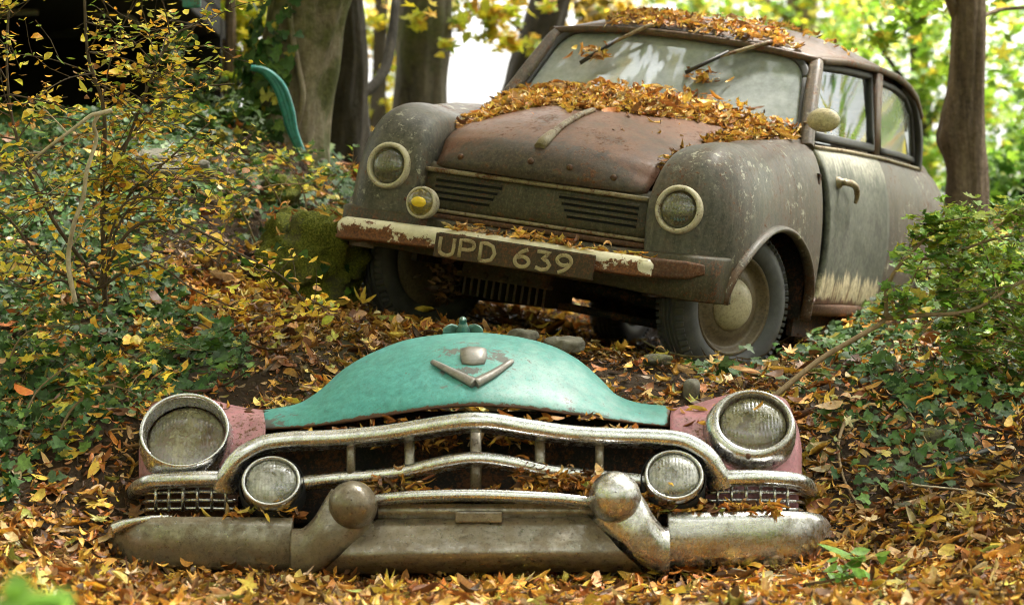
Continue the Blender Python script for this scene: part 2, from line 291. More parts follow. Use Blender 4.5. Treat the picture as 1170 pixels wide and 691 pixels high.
# ------------------------------------------------------------------ mesh tools
class MB:
    def __init__(s): s.v = []; s.f = []; s.fl = []
    def add(s, vs, fs, flat=False):
        o = len(s.v); s.v += [tuple(map(float, p)) for p in vs]
        s.f += [tuple(i + o for i in f) for f in fs]; s.fl += [flat] * len(fs)
    def grid(s, P, closed_u=False, closed_v=False, flat=False):
        P = np.asarray(P, float); nu, nv = P.shape[:2]
        fs = []
        for i in range(nu if closed_u else nu - 1):
            for j in range(nv if closed_v else nv - 1):
                a = i * nv + j; b = ((i + 1) % nu) * nv + j
                c = ((i + 1) % nu) * nv + (j + 1) % nv; d = i * nv + (j + 1) % nv
                fs.append((a, b, c, d))
        s.add(P.reshape(-1, 3), fs, flat)
    def sweep(s, path, prof, up=(0, 0, 1), scale=None, caps=True, closed=True):
        path = np.asarray(path, float); n = len(path); prof = np.asarray(prof, float)
        up = np.array(up, float); rows = []
        for i in range(n):
            t = path[min(i + 1, n - 1)] - path[max(i - 1, 0)]; t /= np.linalg.norm(t) + 1e-9
            sd = np.cross(t, up); sd /= np.linalg.norm(sd) + 1e-9; u2 = np.cross(sd, t)
            k = 1. if scale is None else scale[i]
            k = np.array([k, k]) if np.isscalar(k) else np.array(k)
            rows.append([path[i] + sd * (p[0] * k[0]) + u2 * (p[1] * k[1]) for p in prof])
        o = len(s.v); s.grid(rows, False, closed)
        if caps and closed:
            m = len(prof)
            s.f.append(tuple(o + j for j in range(m))); s.fl.append(True)
            s.f.append(tuple(o + (n - 1) * m + j for j in range(m - 1, -1, -1))); s.fl.append(True)
    def tube(s, path, rad, n=8, caps=True):
        path = np.asarray(path, float); m = len(path)
        rad = [rad] * m if np.isscalar(rad) else rad
        t0 = path[1] - path[0]; t0 /= np.linalg.norm(t0) + 1e-9
        ref = np.array([0, 0, 1.]) if abs(t0[2]) < .9 else np.array([1., 0, 0])
        rows = []; sd = np.cross(t0, ref); sd /= np.linalg.norm(sd)
        for i in range(m):
            t = path[min(i + 1, m - 1)] - path[max(i - 1, 0)]; t /= np.linalg.norm(t) + 1e-9
            sd = sd - t * sd.dot(t); sd /= np.linalg.norm(sd) + 1e-9; u2 = np.cross(sd, t)
            rows.append([path[i] + rad[i] * (sd * math.cos(a) + u2 * math.sin(a)) for a in np.linspace(0, 2 * PI, n, endpoint=False)])
        o = len(s.v); s.grid(rows, False, True)
        if caps:
            s.f.append(tuple(o + j for j in range(n))); s.fl.append(False)
            s.f.append(tuple(o + (m - 1) * n + j for j in range(n - 1, -1, -1))); s.fl.append(False)
    def lathe(s, prof, c=(0, 0, 0), axis=(0, -1, 0), n=40, sq=(1, 1)):
        """prof: (radius, height along axis); sq squashes the two radial directions"""
        a = np.array(axis, float); a /= np.linalg.norm(a)
        ref = np.array([0, 0, 1.]) if abs(a[2]) < .9 else np.array([0, 1., 0])
        e1 = np.cross(ref, a); e1 /= np.linalg.norm(e1); e2 = np.cross(a, e1)
        c = np.array(c, float)
        rows = [[c + a * h + r * (e1 * math.cos(q) * sq[0] + e2 * math.sin(q) * sq[1]) for q in np.linspace(0, 2 * PI, n, endpoint=False)] for r, h in prof]
        s.grid(rows, False, True)
    def box(s, c, d, R=None, bev=0.0):
        c = np.array(c, float); h = np.array(d, float) / 2
        R = np.eye(3) if R is None else np.asarray(R)
        bm = bmesh.new(); bmesh.ops.create_cube(bm, size=1)
        for v in bm.verts: v.co = Vector((v.co.x * d[0], v.co.y * d[1], v.co.z * d[2]))
        if bev > 0: bmesh.ops.bevel(bm, geom=list(bm.edges), offset=bev, segments=2, affect='EDGES', profile=.5)
        bm.verts.ensure_lookup_table(); bm.verts.index_update()
        s.add([c + R @ np.array(v.co) for v in bm.verts], [tuple(v.index for v in f.verts) for f in bm.faces], True)
        bm.free()
    def mesh(s, name):
        me = bpy.data.meshes.new(name); me.from_pydata(s.v, [], s.f)
        me.polygons.foreach_set('use_smooth', [not x for x in s.fl]); me.update()
        return me
    def build(s, name, mat, parent=None, recalc=True, thick=0, sub=0, bevel=0):
        me = s.mesh(name)
        if recalc:
            bm = bmesh.new(); bm.from_mesh(me); bmesh.ops.remove_doubles(bm, verts=bm.verts, dist=1e-5)
            bmesh.ops.recalc_face_normals(bm, faces=bm.faces); bm.to_mesh(me); bm.free()
        me.materials.append(MATS[mat])
        o = bpy.data.objects.new(name, me); C.objects.link(o)
        if parent is not None: o.parent = parent
        if thick:
            md = o.modifiers.new('thickness', 'SOLIDIFY'); md.thickness = thick; md.offset = -1
        if sub:
            md = o.modifiers.new('smooth', 'SUBSURF'); md.levels = sub; md.render_levels = sub
        if bevel:
            md = o.modifiers.new('edge', 'BEVEL'); md.width = bevel; md.segments = 2; md.limit_method = 'ANGLE'; md.angle_limit = .7
        return o

def cat(pts, n=8, closed=False):
    """smooth curve through points"""
    P = np.asarray(pts, float); m = len(P); out = []
    for i in range(m if closed else m - 1):
        g = (lambda k: P[k % m]) if closed else (lambda k: P[min(max(k, 0), m - 1)])
        p0, p1, p2, p3 = g(i - 1), g(i), g(i + 1), g(i + 2)
        for q in np.linspace(0, 1, n, endpoint=False):
            out.append(.5 * ((2 * p1) + (-p0 + p2) * q + (2 * p0 - 5 * p1 + 4 * p2 - p3) * q * q + (-p0 + 3 * p1 - 3 * p2 + p3) * q ** 3))
    if not closed: out.append(P[-1])
    return np.array(out)

def rrect(w, h, r, n=4):
    pts = []
    for cx, cy, a0 in ((w / 2 - r, h / 2 - r, 0), (-w / 2 + r, h / 2 - r, PI / 2), (-w / 2 + r, -h / 2 + r, PI), (w / 2 - r, -h / 2 + r, 1.5 * PI)):
        for k in range(n + 1):
            a = a0 + PI / 2 * k / n; pts.append((cx + r * math.cos(a), cy + r * math.sin(a)))
    return pts

def interp(x, xs, ys): return np.interp(x, xs, ys)

def tag(o, label=None, category=None, group=None, kind=None):
    if label: o['label'] = label
    if category: o['category'] = category
    if group: o['group'] = group
    if kind: o['kind'] = kind
    return o

def empty(name, loc):
    o = bpy.data.objects.new(name, None); o.empty_display_size = .1; C.objects.link(o); o.location = loc; return o

# ------------------------------------------------------------------ leaf prototypes and scattering
def proto_long(L=1., Wd=.34, curl=.3, fold=.2, twist=.3, roll=0., nl=5):
    """a long leaflet, curled and folded: (verts, quads)"""
    us = np.linspace(0, 1, nl); wd = np.interp(us, [0, .2, .5, .8, 1], [.08, .75, 1, .7, .03]) * Wd / 2
    V = []
    for u, w in zip(us, wd):
        a = (u - .5) * curl * PI
        cx = (math.sin(a) / (curl * PI) if abs(curl) > 1e-3 else (u - .5)) * L
        cz = ((1 - math.cos(a)) / (curl * PI) if abs(curl) > 1e-3 else 0) * L
        tw = twist * (u - .5)
        for k in (-1, 0, 1):
            y = k * w * math.cos(roll * abs(k)); z = abs(k) * w * (fold + math.sin(roll))
            V.append((cx, y * math.cos(tw) - z * math.sin(tw), cz + y * math.sin(tw) + z * math.cos(tw)))
    Fq = []
    for i in range(nl - 1):
        for j in range(2):
            a = i * 3 + j; Fq.append((a, a + 1, a + 4, a + 3))
    return np.array(V), np.array(Fq)
def proto_poly(outline, bendx=.2, bendy=.2, c=(0, 0)):
    """fan leaf from an outline (lobed leaves); triangles given as quads with a repeated corner are avoided: uses centre fan"""
    o = np.array(outline, float); n = len(o)
    V = [(c[0], c[1], 0)] + [(x, y, 0) for x, y in o]
    V = np.array(V, float); V[:, 2] = bendx * V[:, 0] ** 2 + bendy * np.abs(V[:, 1]) * .8
    Ft = np.array([(0, 1 + i, 1 + (i + 1) % n) for i in range(n)])
    return V, Ft
IVY = [(-.35, 0), (-.45, .22), (-.25, .5), (-.02, .28), (.12, .42), (.22, .18), (.65, 0), (.22, -.18), (.12, -.42), (-.02, -.28), (-.25, -.5), (-.45, -.22)]
LOBE = [(-.5, 0), (-.2, .12), (-.12, .36), (.05, .2), (.2, .4), (.28, .18), (.5, .1), (.5, -.1), (.28, -.18), (.2, -.4), (.05, -.2), (-.12, -.36), (-.2, -.12)]
MAPLE = [(-.45, 0), (-.3, .2), (-.42, .5), (-.1, .4), (0, .62), (.15, .3), (.6, 0), (.15, -.3), (0, -.62), (-.1, -.4), (-.42, -.5), (-.3, -.2)]
def _maple():
    out = []; lob = [(0., .62), (.95, .55), (1.95, .40)]; pts = []
    for a, r in [(-q, r) for q, r in lob[:0:-1]] + lob: pts.append((a, r))
    pts.sort()
    for k, (a, r) in enumerate(pts):
        out += [(a - .26, r * .62), (a - .15, r * .70), (a - .08, r * .88), (a, r), (a + .08, r * .88), (a + .15, r * .70), (a + .26, r * .62)]
        if k < len(pts) - 1: m_ = (a + pts[k + 1][0]) / 2; out.append((m_, .22))
    out += [(2.6, .26), (3.1, .12), (3.18, .12), (-2.6 + 2 * PI, .26)]
    return [(r * math.cos(a), r * math.sin(a)) for a, r in out]
MAPLE_FINE = _maple()
OVAL = [(-.5, 0), (-.35, .16), (-.1, .24), (.2, .2), (.5, 0), (.2, -.2), (-.1, -.24), (-.35, -.16)]
P_DEAD = [proto_long(1, w, c, f, t, r, 6) for w, c, f, t, r in ((.24, .5, .4, .9, .1), (.20, .8, .7, 1.6, .3), (.28, -.5, .35, .9, 0), (.24, 1.1, .8, 1.8, .6), (.26, .3, .9, -1.2, .5), (.36, .6, .25, 1.3, 0), (.22, -.9, .9, -1.6, .7), (.44, .35, .2, .6, 0), (.28, 1.3, .5, 2.2, .9), (.20, .2, 1., 2.4, 1.0), (.16, .5, 1.2, 1.2, 1.2))]
P_TWIG = [proto_long(1, .035, c, .9, t, 1.2, 6) for c, t in ((.25, .3), (-.3, .4), (.12, 0), (.5, .6))]
P_BROAD = [proto_poly(MAPLE_FINE, b, c) for b, c in ((.6, .35), (-.7, .5), (.9, -.4), (1.2, .7))] + [proto_long(1, .62, c, f, t, 0, 6) for c, f, t in ((.5, .15, .9), (-.4, .3, .5))]
P_IVY = [proto_poly(IVY, b, c) for b, c in ((.1, .25), (-.25, .15), (.3, -.15), (-.1, .35))]
P_LOBE = [proto_poly(LOBE, b, c) for b, c in ((.3, .3), (-.4, .2), (.5, -.2))]
P_OVAL = [proto_long(1, w, c, f, t, 0, 4) for w, c, f, t in ((.5, .2, .2, .3), (.55, -.3, .3, -.4), (.45, .4, .1, .6))]
P_TREE = [proto_poly(MAPLE_FINE, b, c) for b, c in ((.4, .25), (-.4, .4), (.6, -.2), (.2, .5))] + [proto_long(1, .6, c, f, t, 0, 4) for c, f, t in ((.3, .2, .5), (-.3, .3, -.4))]
P_MAPLE = [proto_poly(MAPLE, b, c) for b, c in ((.3, .15), (-.3, .3), (.4, -.2), (.1, .4))]

def rot_from(normal, yaw, tilt, tdir):
    """rotation matrices (m,3,3): local z -> a normal tilted by tilt towards tdir, spun by yaw"""
    n = np.asarray(normal, float); n = n / np.linalg.norm(n, axis=1, keepdims=True)
    ax = np.stack([np.cos(tdir), np.sin(tdir), np.zeros_like(tdir)], 1)
    n = n * np.cos(tilt)[:, None] + ax * np.sin(tilt)[:, None]; n /= np.linalg.norm(n, axis=1, keepdims=True)
    h = np.stack([np.cos(yaw), np.sin(yaw), np.zeros_like(yaw)], 1)
    x = h - n * np.sum(h * n, 1, keepdims=True); x /= np.linalg.norm(x, axis=1, keepdims=True) + 1e-9
    y = np.cross(n, x)
    return np.stack([x, y, n], 2)

def scatter(name, mat, protos, pos, normal, size, colors, tilt=.5, parent=None, yaw=None, base=None, rmats=None):
    """many leaves as one mesh with a colour per leaf"""
    m = len(pos); pos = np.asarray(pos, float); size = np.broadcast_to(size, (m,))
    if rmats is None:
        yaw = rng.uniform(0, 2 * PI, m) if yaw is None else yaw
        rmats = rot_from(normal, yaw, np.abs(rng.normal(0, 1, m)) * tilt, rng.uniform(0, 2 * PI, m))
    pick = rng.integers(0, len(protos), m)
    VV = []; LL = []; LT = []; CC = []; off = 0
    for k, (pv, pf) in enumerate(protos):
        idx = np.where(pick == k)[0]
        if len(idx) == 0: continue
        st = size[idx][:, None, None] * (pv[None] * np.stack([np.ones(len(idx)), rng.uniform(.75, 1.25, len(idx)), rng.uniform(.6, 1.4, len(idx))], 1)[:, None, :])
        w = np.einsum('mij,mnj->mni', rmats[idx], st) + pos[idx][:, None, :]
        nv = pv.shape[0]
        VV.append(w.reshape(-1, 3))
        LL.append((pf[None] + (np.arange(len(idx)) * nv)[:, None, None] + off).reshape(-1))
        LT.append(np.full(len(idx) * pf.shape[0], pf.shape[1]))
        CC.append(np.repeat(np.asarray(colors)[idx], nv, 0)); off += len(idx) * nv
    V = np.concatenate(VV); L = np.concatenate(LL); T = np.concatenate(LT); Cc = np.concatenate(CC)
    if base is not None: V = V - np.asarray(base)
    me = bpy.data.meshes.new(name)
    me.vertices.add(len(V)); me.vertices.foreach_set('co', V.astype(np.float32).ravel())
    me.loops.add(len(L)); me.loops.foreach_set('vertex_index', L.astype(np.int32))
    me.polygons.add(len(T)); st = np.concatenate([[0], np.cumsum(T)[:-1]])
    me.polygons.foreach_set('loop_start', st.astype(np.int32))
    me.polygons.foreach_set('use_smooth', np.ones(len(T), bool))
    at = me.attributes.new('leafcol', 'FLOAT_COLOR', 'POINT')
    at.data.foreach_set('color', np.concatenate([Cc, np.ones((len(Cc), 1))], 1).astype(np.float32).ravel())
    me.update(calc_edges=True); me.validate()
    me.materials.append(MATS[mat])
    o = bpy.data.objects.new(name, me); C.objects.link(o)
    if parent is not None: o.parent = parent
    if base is not None and parent is None: o.location = base
    return o

def palette(m, cols, weights, jit=.25):
    c = np.array(cols)[rng.choice(len(cols), m, p=np.array(weights) / np.sum(weights))]
    return np.clip(c * rng.uniform(1 - jit, 1 + jit, (m, 1)) * rng.uniform(.9, 1.1, (m, 3)), .003, .9)
DEAD = [(.58, .31, .055), (.42, .155, .026), (.70, .44, .06), (.10, .045, .016), (.55, .36, .16), (.24, .085, .020), (.74, .54, .10), (.30, .29, .06)]
DEADW = [.22, .17, .12, .18, .16, .12, .03, .02]
# ================================================================== the ground
# car pose: the small saloon stands nose-down on the bank
YAW, PITCH, ROLL = -0.40318845, -0.04051018, 0.14438632
def _R(y, p, r):
    cy, sy, cp, sp_, cr, sr = math.cos(y), math.sin(y), math.cos(p), math.sin(p), math.cos(r), math.sin(r)
    return np.array([[cy, -sy, 0], [sy, cy, 0], [0, 0, 1]]) @ np.array([[1, 0, 0], [0, cp, -sp_], [0, sp_, cp]]) @ np.array([[cr, 0, sr], [0, 1, 0], [-sr, 0, cr]])
CR = _R(YAW, PITCH, ROLL); CT = np.array([-0.04465786, 9.66988335, -0.20970857 + CZ])
def car_w(p): return CR @ np.array(p, float) + CT

gp = [W(*a) for a in [
    (0, 705, 7.0), (585, 712, 7.0), (1170, 708, 7.0), (0, 664, 7.5), (585, 694, 7.55), (1170, 664, 7.6),
    (300, 676, 7.88), (585, 681, 7.92), (800, 675, 7.92), (130, 652, 8.05), (960, 654, 8.05), (1100, 630, 8.0),
    (450, 640, 8.3), (640, 640, 8.3), (540, 600, 8.5), (300, 600, 8.4), (780, 600, 8.4), (540, 470, 8.95), (400, 430, 9.0), (330, 445, 8.85), (690, 440, 9.0),
    (760, 440, 9.05), (250, 450, 8.8), (170, 500, 8.55), (0, 580, 8.2), (60, 540, 8.4), (0, 470, 8.8), (110, 440, 9.0), (220, 400, 9.25), (0, 380, 9.4), (110, 350, 9.6), (300, 345, 9.95),
    (400, 372, 9.9), (0, 290, 10.0), (110, 270, 10.3), (230, 270, 10.4), (300, 290, 10.45), (330, 225, 11.0), (230, 190, 11.0), (110, 170, 11.0), (-60, 200, 10.8),
    (330, 165, 11.8), (240, 140, 11.8), (120, 150, 11.8), (0, 155, 11.8), (-120, 160, 11.6), (420, 270, 11.5), (420, 215, 13.),
    (860, 432, 9.35), (950, 470, 8.95), (1030, 420, 9.35), (1000, 395, 9.8), (1090, 520, 8.7), (1170, 540, 8.5), (1100, 440, 9.3), (1170, 440, 9.35), (1120, 370, 10.4), (1200, 350, 10.5), (1060, 345, 11.0),
    (1110, 280, 13.), (1200, 290, 12.6), (1300, 330, 11.), (1300, 480, 9.), (1300, 640, 7.7), (-140, 640, 7.6), (-140, 480, 8.7), (-140, 300, 10.),
    (585, 235, 16.), (300, 160, 16.), (0, 120, 15.), (900, 235, 16.), (1200, 250, 16.), (-160, 90, 15.)]]
for wx, wy in ((-.58, .55), (.58, .55), (-.58, 2.55), (.58, 2.55), (0, 1.5), (0, .5), (0, 2.6), (.2, .1), (-.3, .1)):
    gp.append(car_w((wx, wy, .055 if abs(wx) > .4 else .07)))
gp = np.array(gp)
def _U(r2): return np.where(r2 > 1e-12, r2 * np.log(r2 + 1e-12), 0)
_n = len(gp); _K = _U(((gp[:, None, :2] - gp[None, :, :2]) ** 2).sum(2)) + .02 * np.eye(_n)
_P = np.concatenate([np.ones((_n, 1)), gp[:, :2]], 1)
_A = np.block([[_K, _P], [_P.T, np.zeros((3, 3))]])
_w = np.linalg.solve(_A, np.concatenate([gp[:, 2], np.zeros(3)]))
def ground_z(x, y):
    x = np.asarray(x, float); y = np.asarray(y, float); sh = x.shape
    p = np.stack([x.ravel(), y.ravel()], 1)
    q = np.stack([np.clip(p[:, 0], -3.9, 3.9), np.clip(p[:, 1], 6.6, 16.5)], 1)
    z = np.zeros(len(p))
    for a in range(0, len(p), 20000):
        qq = q[a:a + 20000]
        z[a:a + 20000] = _U(((qq[:, None] - gp[None, :, :2]) ** 2).sum(2)) @ _w[:_n] + _w[_n] + qq @ _w[_n + 1:]
    # in front the ground stays level to the lens side, behind the crest it drops into the valley
    z -= .10 * np.clip(6.6 - p[:, 1], 0, 3)
    d = np.clip(p[:, 1] - 16.5, 0, None); z -= np.minimum(.12 * d, 9.)
    dx = np.clip(np.abs(p[:, 0]) - 3.9, 0, 40); z -= np.sign(p[:, 0]) * .0 + .03 * dx
    return z.reshape(sh)
def ground_n(x, y, e=.04):
    zx = (ground_z(x + e, y) - ground_z(x - e, y)) / (2 * e); zy = (ground_z(x, y + e) - ground_z(x, y - e)) / (2 * e)
    n = np.stack([-zx, -zy, np.ones_like(zx)], -1); return n / np.linalg.norm(n, axis=-1, keepdims=True)

def axis_pts(lo, hi, near_lo, near_hi, step):
    near = list(np.arange(near_lo, near_hi + 1e-6, step))
    out = []; d = step; v = near_hi
    while v < hi: d *= 1.5; v += d; out.append(min(v, hi))
    pre = []; d = step; v = near_lo
    while v > lo: d *= 1.5; v -= d; pre.append(max(v, lo))
    return np.array(pre[::-1] + near + out)
gx = axis_pts(-400, 400, -4.2, 4.2, .07); gy = axis_pts(-20, 700, 6.4, 16.8, .07)
GX, GY = np.meshgrid(gx, gy, indexing='ij'); GZ = ground_z(GX, GY)
rough = np.array([[mnoise.noise((a * 2.3, b * 2.3, 0)) * .035 + mnoise.noise((a * 7., b * 7., 3)) * .014 for b in gy] for a in gx])
inn = (np.abs(GX) < 4.3) & (GY > 6.3) & (GY < 17)
GZ = GZ + np.where(inn, rough, 0)
mb = MB(); mb.grid(np.stack([GX, GY, GZ], 2))
g = mb.build('ground', 'soil', recalc=False)
tag(g, 'brown woodland bank covered with dead leaves', None, None, 'structure')

# ================================================================== front end of the large old saloon
B0 = W(540, 655, 7.9)
cad = empty('car_front_end', B0)
tag(cad, 'cut-off front of an old car, teal bonnet, pink wings, chrome grille, sunk in leaves', 'car front')
def L(px, py, Y): return W(px, py, Y) - B0
def LP(rows, n=8): return cat([L(*r) for r in rows], n)

# --- bonnet: arched front edge, bulging crown, cut off just behind the ridge
xs = np.array([298, 318, 340, 362, 390, 420, 455, 495, 540, 590, 630, 660, 685, 705, 735, 765], float)
bot = np.array([491, 489.5, 488, 486, 482.5, 478, 472, 466, 463, 465, 470, 474, 478, 481, 484.5, 487.5])
top = np.array([468, 465, 461, 448, 424, 406, 391.5, 383.5, 380.5, 385, 395, 411, 432, 451, 461.5, 464])
xf = np.linspace(0, 1, 65); xi = np.interp(xf, np.linspace(0, 1, len(xs)), xs)
cb = cat(np.stack([xs, bot], 1), 6); ct = cat(np.stack([xs, top], 1), 6)
u = np.linspace(xs[0], xs[-1], 81)
bt = np.interp(u, cb[:, 0], cb[:, 1]); tp = np.interp(u, ct[:, 0], ct[:, 1])
rows = []
for px, b, tt in zip(u, bt, tp):
    c = (px - 535) / 235.; hgt = (b - tt) / 83.
    yf = 8.10 + .16 * c * c
    dep = .10 + .34 * max(hgt, .0) ** .8
    col = []
    col.append(L(px, b + 1.5, yf + .035))                     # rolled under edge
    col.append(L(px, b, yf + .004))
    for q in np.linspace(.04, 1, 14):
        # height rises quickly at the nose then flattens to the ridge
        Y = yf + dep * q ** 1.15
        py = b + (tt - b) * math.sin(q * PI / 2) ** (.92)
        col.append(L(px, py, Y))
    e = L(px, tt, yf + dep)
    for q in (.3, .7, 1.):
        col.append(e + np.array([0, .22 * q + .10 * q * hgt, (.012 - .05 * q) * q * (1 if hgt > .4 else .4)]))
    rows.append(col)
for i, col in enumerate(rows):                            # shallow dents
    for k in range(2, len(col)):
        p = col[k]; d = mnoise.noise((p[0] * 5, p[1] * 5, p[2] * 6)) * .006 + mnoise.noise((p[0] * 13, p[1] * 13, p[2] * 13 + 4)) * .0022
        col[k] = p + np.array([0, -.7, .7]) * d * min(1, (k - 1) / 3)
mb = MB(); mb.grid(rows)
hood = mb.build('bonnet', 'teal_paint', cad)
rim = np.array([c_[k] for c_ in rows for k in (0, 1)] + [p for c_ in (rows[0], rows[-1]) for p in c_])
at = hood.data.attributes.new('rim', 'FLOAT', 'POINT')
at.data.foreach_set('value', [float(math.exp(-np.min(np.linalg.norm(rim - np.array(v.co), axis=1)) / .016)) for v in hood.data.vertices])
md = hood.modifiers.new('thickness', 'SOLIDIFY'); md.thickness = .006; md.offset = -1
hood['label'] = 'teal bonnet with a worn chalky patch'

def hood_pt(px, py):
    """point on the bonnet face under photo position"""
    b = np.interp(px, u, bt); tt = np.interp(px, u, tp); c = (px - 535) / 235.; hg = (b - tt) / 83.
    yf = 8.10 + .16 * c * c; dep = .10 + .34 * max(hg, 0.) ** .8
    sq = min(max((b - py) / (b - tt), 0), 1) ** (1 / .92); q = math.asin(sq) / (PI / 2)
    return L(px, py, yf + dep * q ** 1.15)
OUT = np.array([0, -.72, .69])
# --- V emblem and shield
for nm, ends in (('emblem_bar', ((494, 415), (519, 428), (542.5, 440))), ('emblem_bar', ((585, 414), (565, 428), (542.5, 440)))):
    pts = [hood_pt(*e) + OUT * .008 for e in ends]
    mb = MB(); mb.sweep(cat(pts, 5), [(-.0125, -.006), (-.0125, .003), (-.002, .010), (.0125, .004), (.0125, -.006)], up=OUT, scale=np.linspace(.62, 1.25, 11))
    mb.build(nm, 'pewter', cad)
mb = MB(); sh = [(-.036, .030), (-.012, .037), (.012, .037), (.036, .030), (.037, .002), (.031, -.028), (.0, -.037), (-.031, -.028), (-.037, .002)]
c0 = hood_pt(541, 410); ex = np.array([1, 0, 0.]); ey = np.array([0, .69, .72])
lay = [[c0 + ex * a * k + ey * b_ * k + OUT * o for a, b_ in sh] for k, o in ((1, -.012), (1.03, .008), (.9, .017), (.55, .021), (.05, .022))]
mb.grid(lay, False, True); mb.build('shield_emblem', 'pewter', cad)

# --- bird ornament on the ridge
bird = MB()
bc = L(529, 383, 8.62)
body = cat([bc + np.array(p) for p in ((0, .05, -.025), (0, .01, .0), (0, -.012, .022), (0, -.02, .038), (0, -.032, .046), (0, -.048, .043))], 4)
rr = cat([[r, 0, 0] for r in (.016, .024, .018, .0115, .011, .002)], 4)[:, 0]
bird.tube(body, np.maximum(rr, .002), 12)
for s in (-1, 1):
    wing = []
    for q in np.linspace(0, 1, 9):
        x = s * (.008 + .052 * q); zt = .024 + .014 * math.sin(q * 2.6) - .012 * q * q; zb = -.022 - .006 * q
        wing.append([bc + np.array([x, .012 - .03 * math.sin(q * 1.5) + .018 * k * .5, zt + (zb - zt) * k]) for k in (0, .15, .4, .7, 1.)])
    bird.grid(wing)
    bird.grid([[p + np.array([0, .012, 0]) for p in r] for r in wing])
    bird.grid([[wing[i][j] for i in range(9)] for j in (0,)] + [[wing[i][0] + np.array([0, .012, 0]) for i in range(9)]])
    bird.grid([[wing[8][j] for j in range(5)], [wing[8][j] + np.array([0, .012, 0]) for j in range(5)]])
mat_chrome('bird_metal', (.16, .24, .21), ((.03, .12, .095), (.18, .32, .26)), .40, .6, rough=(.25, .45), scale=14)
bo = bird.build('bird_ornament', 'bird_metal', cad, sub=1)

# --- pink wings (the fenders) as arched shells that carry the headlights
def wing(rows, name, thick=.008):
    mb = MB(); mb.grid([cat([L(*p) for p in r], 5) for r in cat_rows(rows, 4)]); return mb.build(name, 'pink_paint', cad, thick=thick)
def cat_rows(rows, n):
    R_ = np.array(rows, float); out = cat(R_.reshape(len(R_), -1), n); return out.reshape(len(out), *R_.shape[1:])
wing([
    [(766, 497, 8.20), (766, 485, 8.22), (766, 474, 8.27), (768, 466, 8.5), (768, 470, 8.85)],
    [(790, 508, 8.18), (790, 488, 8.22), (790, 471, 8.29), (793, 462, 8.5), (795, 462, 8.85)],
    [(815, 528, 8.16), (815, 498, 8.20), (816, 469, 8.29), (820, 455, 8.5), (825, 452, 8.85)],
    [(840, 540, 8.15), (845, 505, 8.20), (845, 470, 8.29), (850, 452, 8.5), (855, 447, 8.85)],
    [(875, 544, 8.16), (878, 505, 8.22), (878, 470, 8.31), (880, 455, 8.5), (882, 450, 8.85)],
    [(905, 546, 8.19), (905, 510, 8.24), (902, 477, 8.34), (898, 462, 8.52), (896, 455, 8.85)],
    [(915, 546, 8.27), (915, 512, 8.30), (911, 487, 8.38), (905, 472, 8.55), (902, 463, 8.85)],
    [(916, 546, 8.45), (916, 514, 8.46), (912, 490, 8.52), (907, 476, 8.65), (903, 468, 8.9)]], 'wing_panel')
wing([
    [(303, 500, 8.20), (303, 487, 8.22), (302, 475, 8.27), (300, 468, 8.5), (300, 470, 8.85)],
    [(285, 508, 8.18), (285, 490, 8.22), (283, 473, 8.28), (281, 466, 8.5), (280, 466, 8.85)],
    [(262, 528, 8.16), (262, 500, 8.20), (261, 472, 8.29), (258, 462, 8.5), (256, 460, 8.85)],
    [(230, 540, 8.15), (230, 505, 8.20), (230, 472, 8.29), (228, 456, 8.5), (226, 452, 8.85)],
    [(200, 543, 8.16), (200, 505, 8.22), (200, 474, 8.31), (198, 458, 8.5), (197, 454, 8.85)],
    [(172, 545, 8.19), (172, 510, 8.24), (173, 480, 8.34), (175, 465, 8.52), (176, 458, 8.85)],
    [(160, 545, 8.27), (160, 512, 8.30), (163, 490, 8.38), (167, 474, 8.55), (168, 466, 8.85)],
    [(159, 545, 8.45), (159, 514, 8.46), (162, 493, 8.52), (166, 479, 8.65), (167, 470, 8.9)]], 'wing_panel')

# --- lamps
def lamp(name, c, axis, rings, lens_r, lens_mat, ring_mat, parent, sq=(1, 1), lens_bulge=.03, label=None, off=None):
    mb = MB(); mb.lathe(rings, c, axis, 48, sq)
    if off is not None:                                   # the glass sits off centre in its wide surround
        c = np.array(c); n_ = 48; nr = len(rings)
        for i in range(nr):
            f_ = min(1, max(0, (i - 1) / (nr - 4)))
            for j in range(n_): mb.v[i * n_ + j] = tuple(np.array(mb.v[i * n_ + j]) + np.array(off) * f_)
        c = c + np.array(off)
    o = mb.build(name, ring_mat, parent)
    a = np.array(axis, float); a /= np.linalg.norm(a)
    mb = MB(); h0 = lens_bulge[1] if isinstance(lens_bulge, tuple) else 0.
    bl = lens_bulge[0] if isinstance(lens_bulge, tuple) else lens_bulge
    mb.lathe([(lens_r * math.cos(q), h0 + bl * math.sin(q)) for q in np.linspace(0, PI / 2 - .02, 9)], c, axis, 48, sq)
    l = mb.build('lens', lens_mat, o)
    mb = MB(); mb.lathe([(lens_r * .98, h0 - .004), (lens_r * .86, h0 - .030), (lens_r * .62, h0 - .052), (lens_r * .3, h0 - .066), (.0, h0 - .07)], c, axis, 40); mb.build('reflector', 'reflector', o)
    mb = MB(); mb.lathe([(.008, -.045), (.009, -.03), (.007, -.018), (.0, -.013)], np.array(c) + a * h0, axis, 14); mb.build('bulb', 'lamp_cream', o)
    if label: o['label'] = label
    return o
ax = (0.02, -.86, .50)
K = 8.2 / F
def rg(*rs): return [(r * K, h) for r, h in rs]
big = rg((53, -.09), (54, -.04), (52.5, -.012), (49, .012), (45, .022), (41, .020), (39.5, .008), (38.5, -.01))
lamp('headlight', L(857, 489, 8.185), ax, big, 38.0 * K, 'lens_olive', 'chrome_dull', cad, (1., .90), (.030, -.008), off=(.010, .004, .012))
mb = MB(); mb.lathe([(.008, -.004), (.008, .004), (.0, .006)], L(855, 521, 8.12), (0, -.9, .3), 12); mb.build('bezel_screw', 'rust_iron', cad)
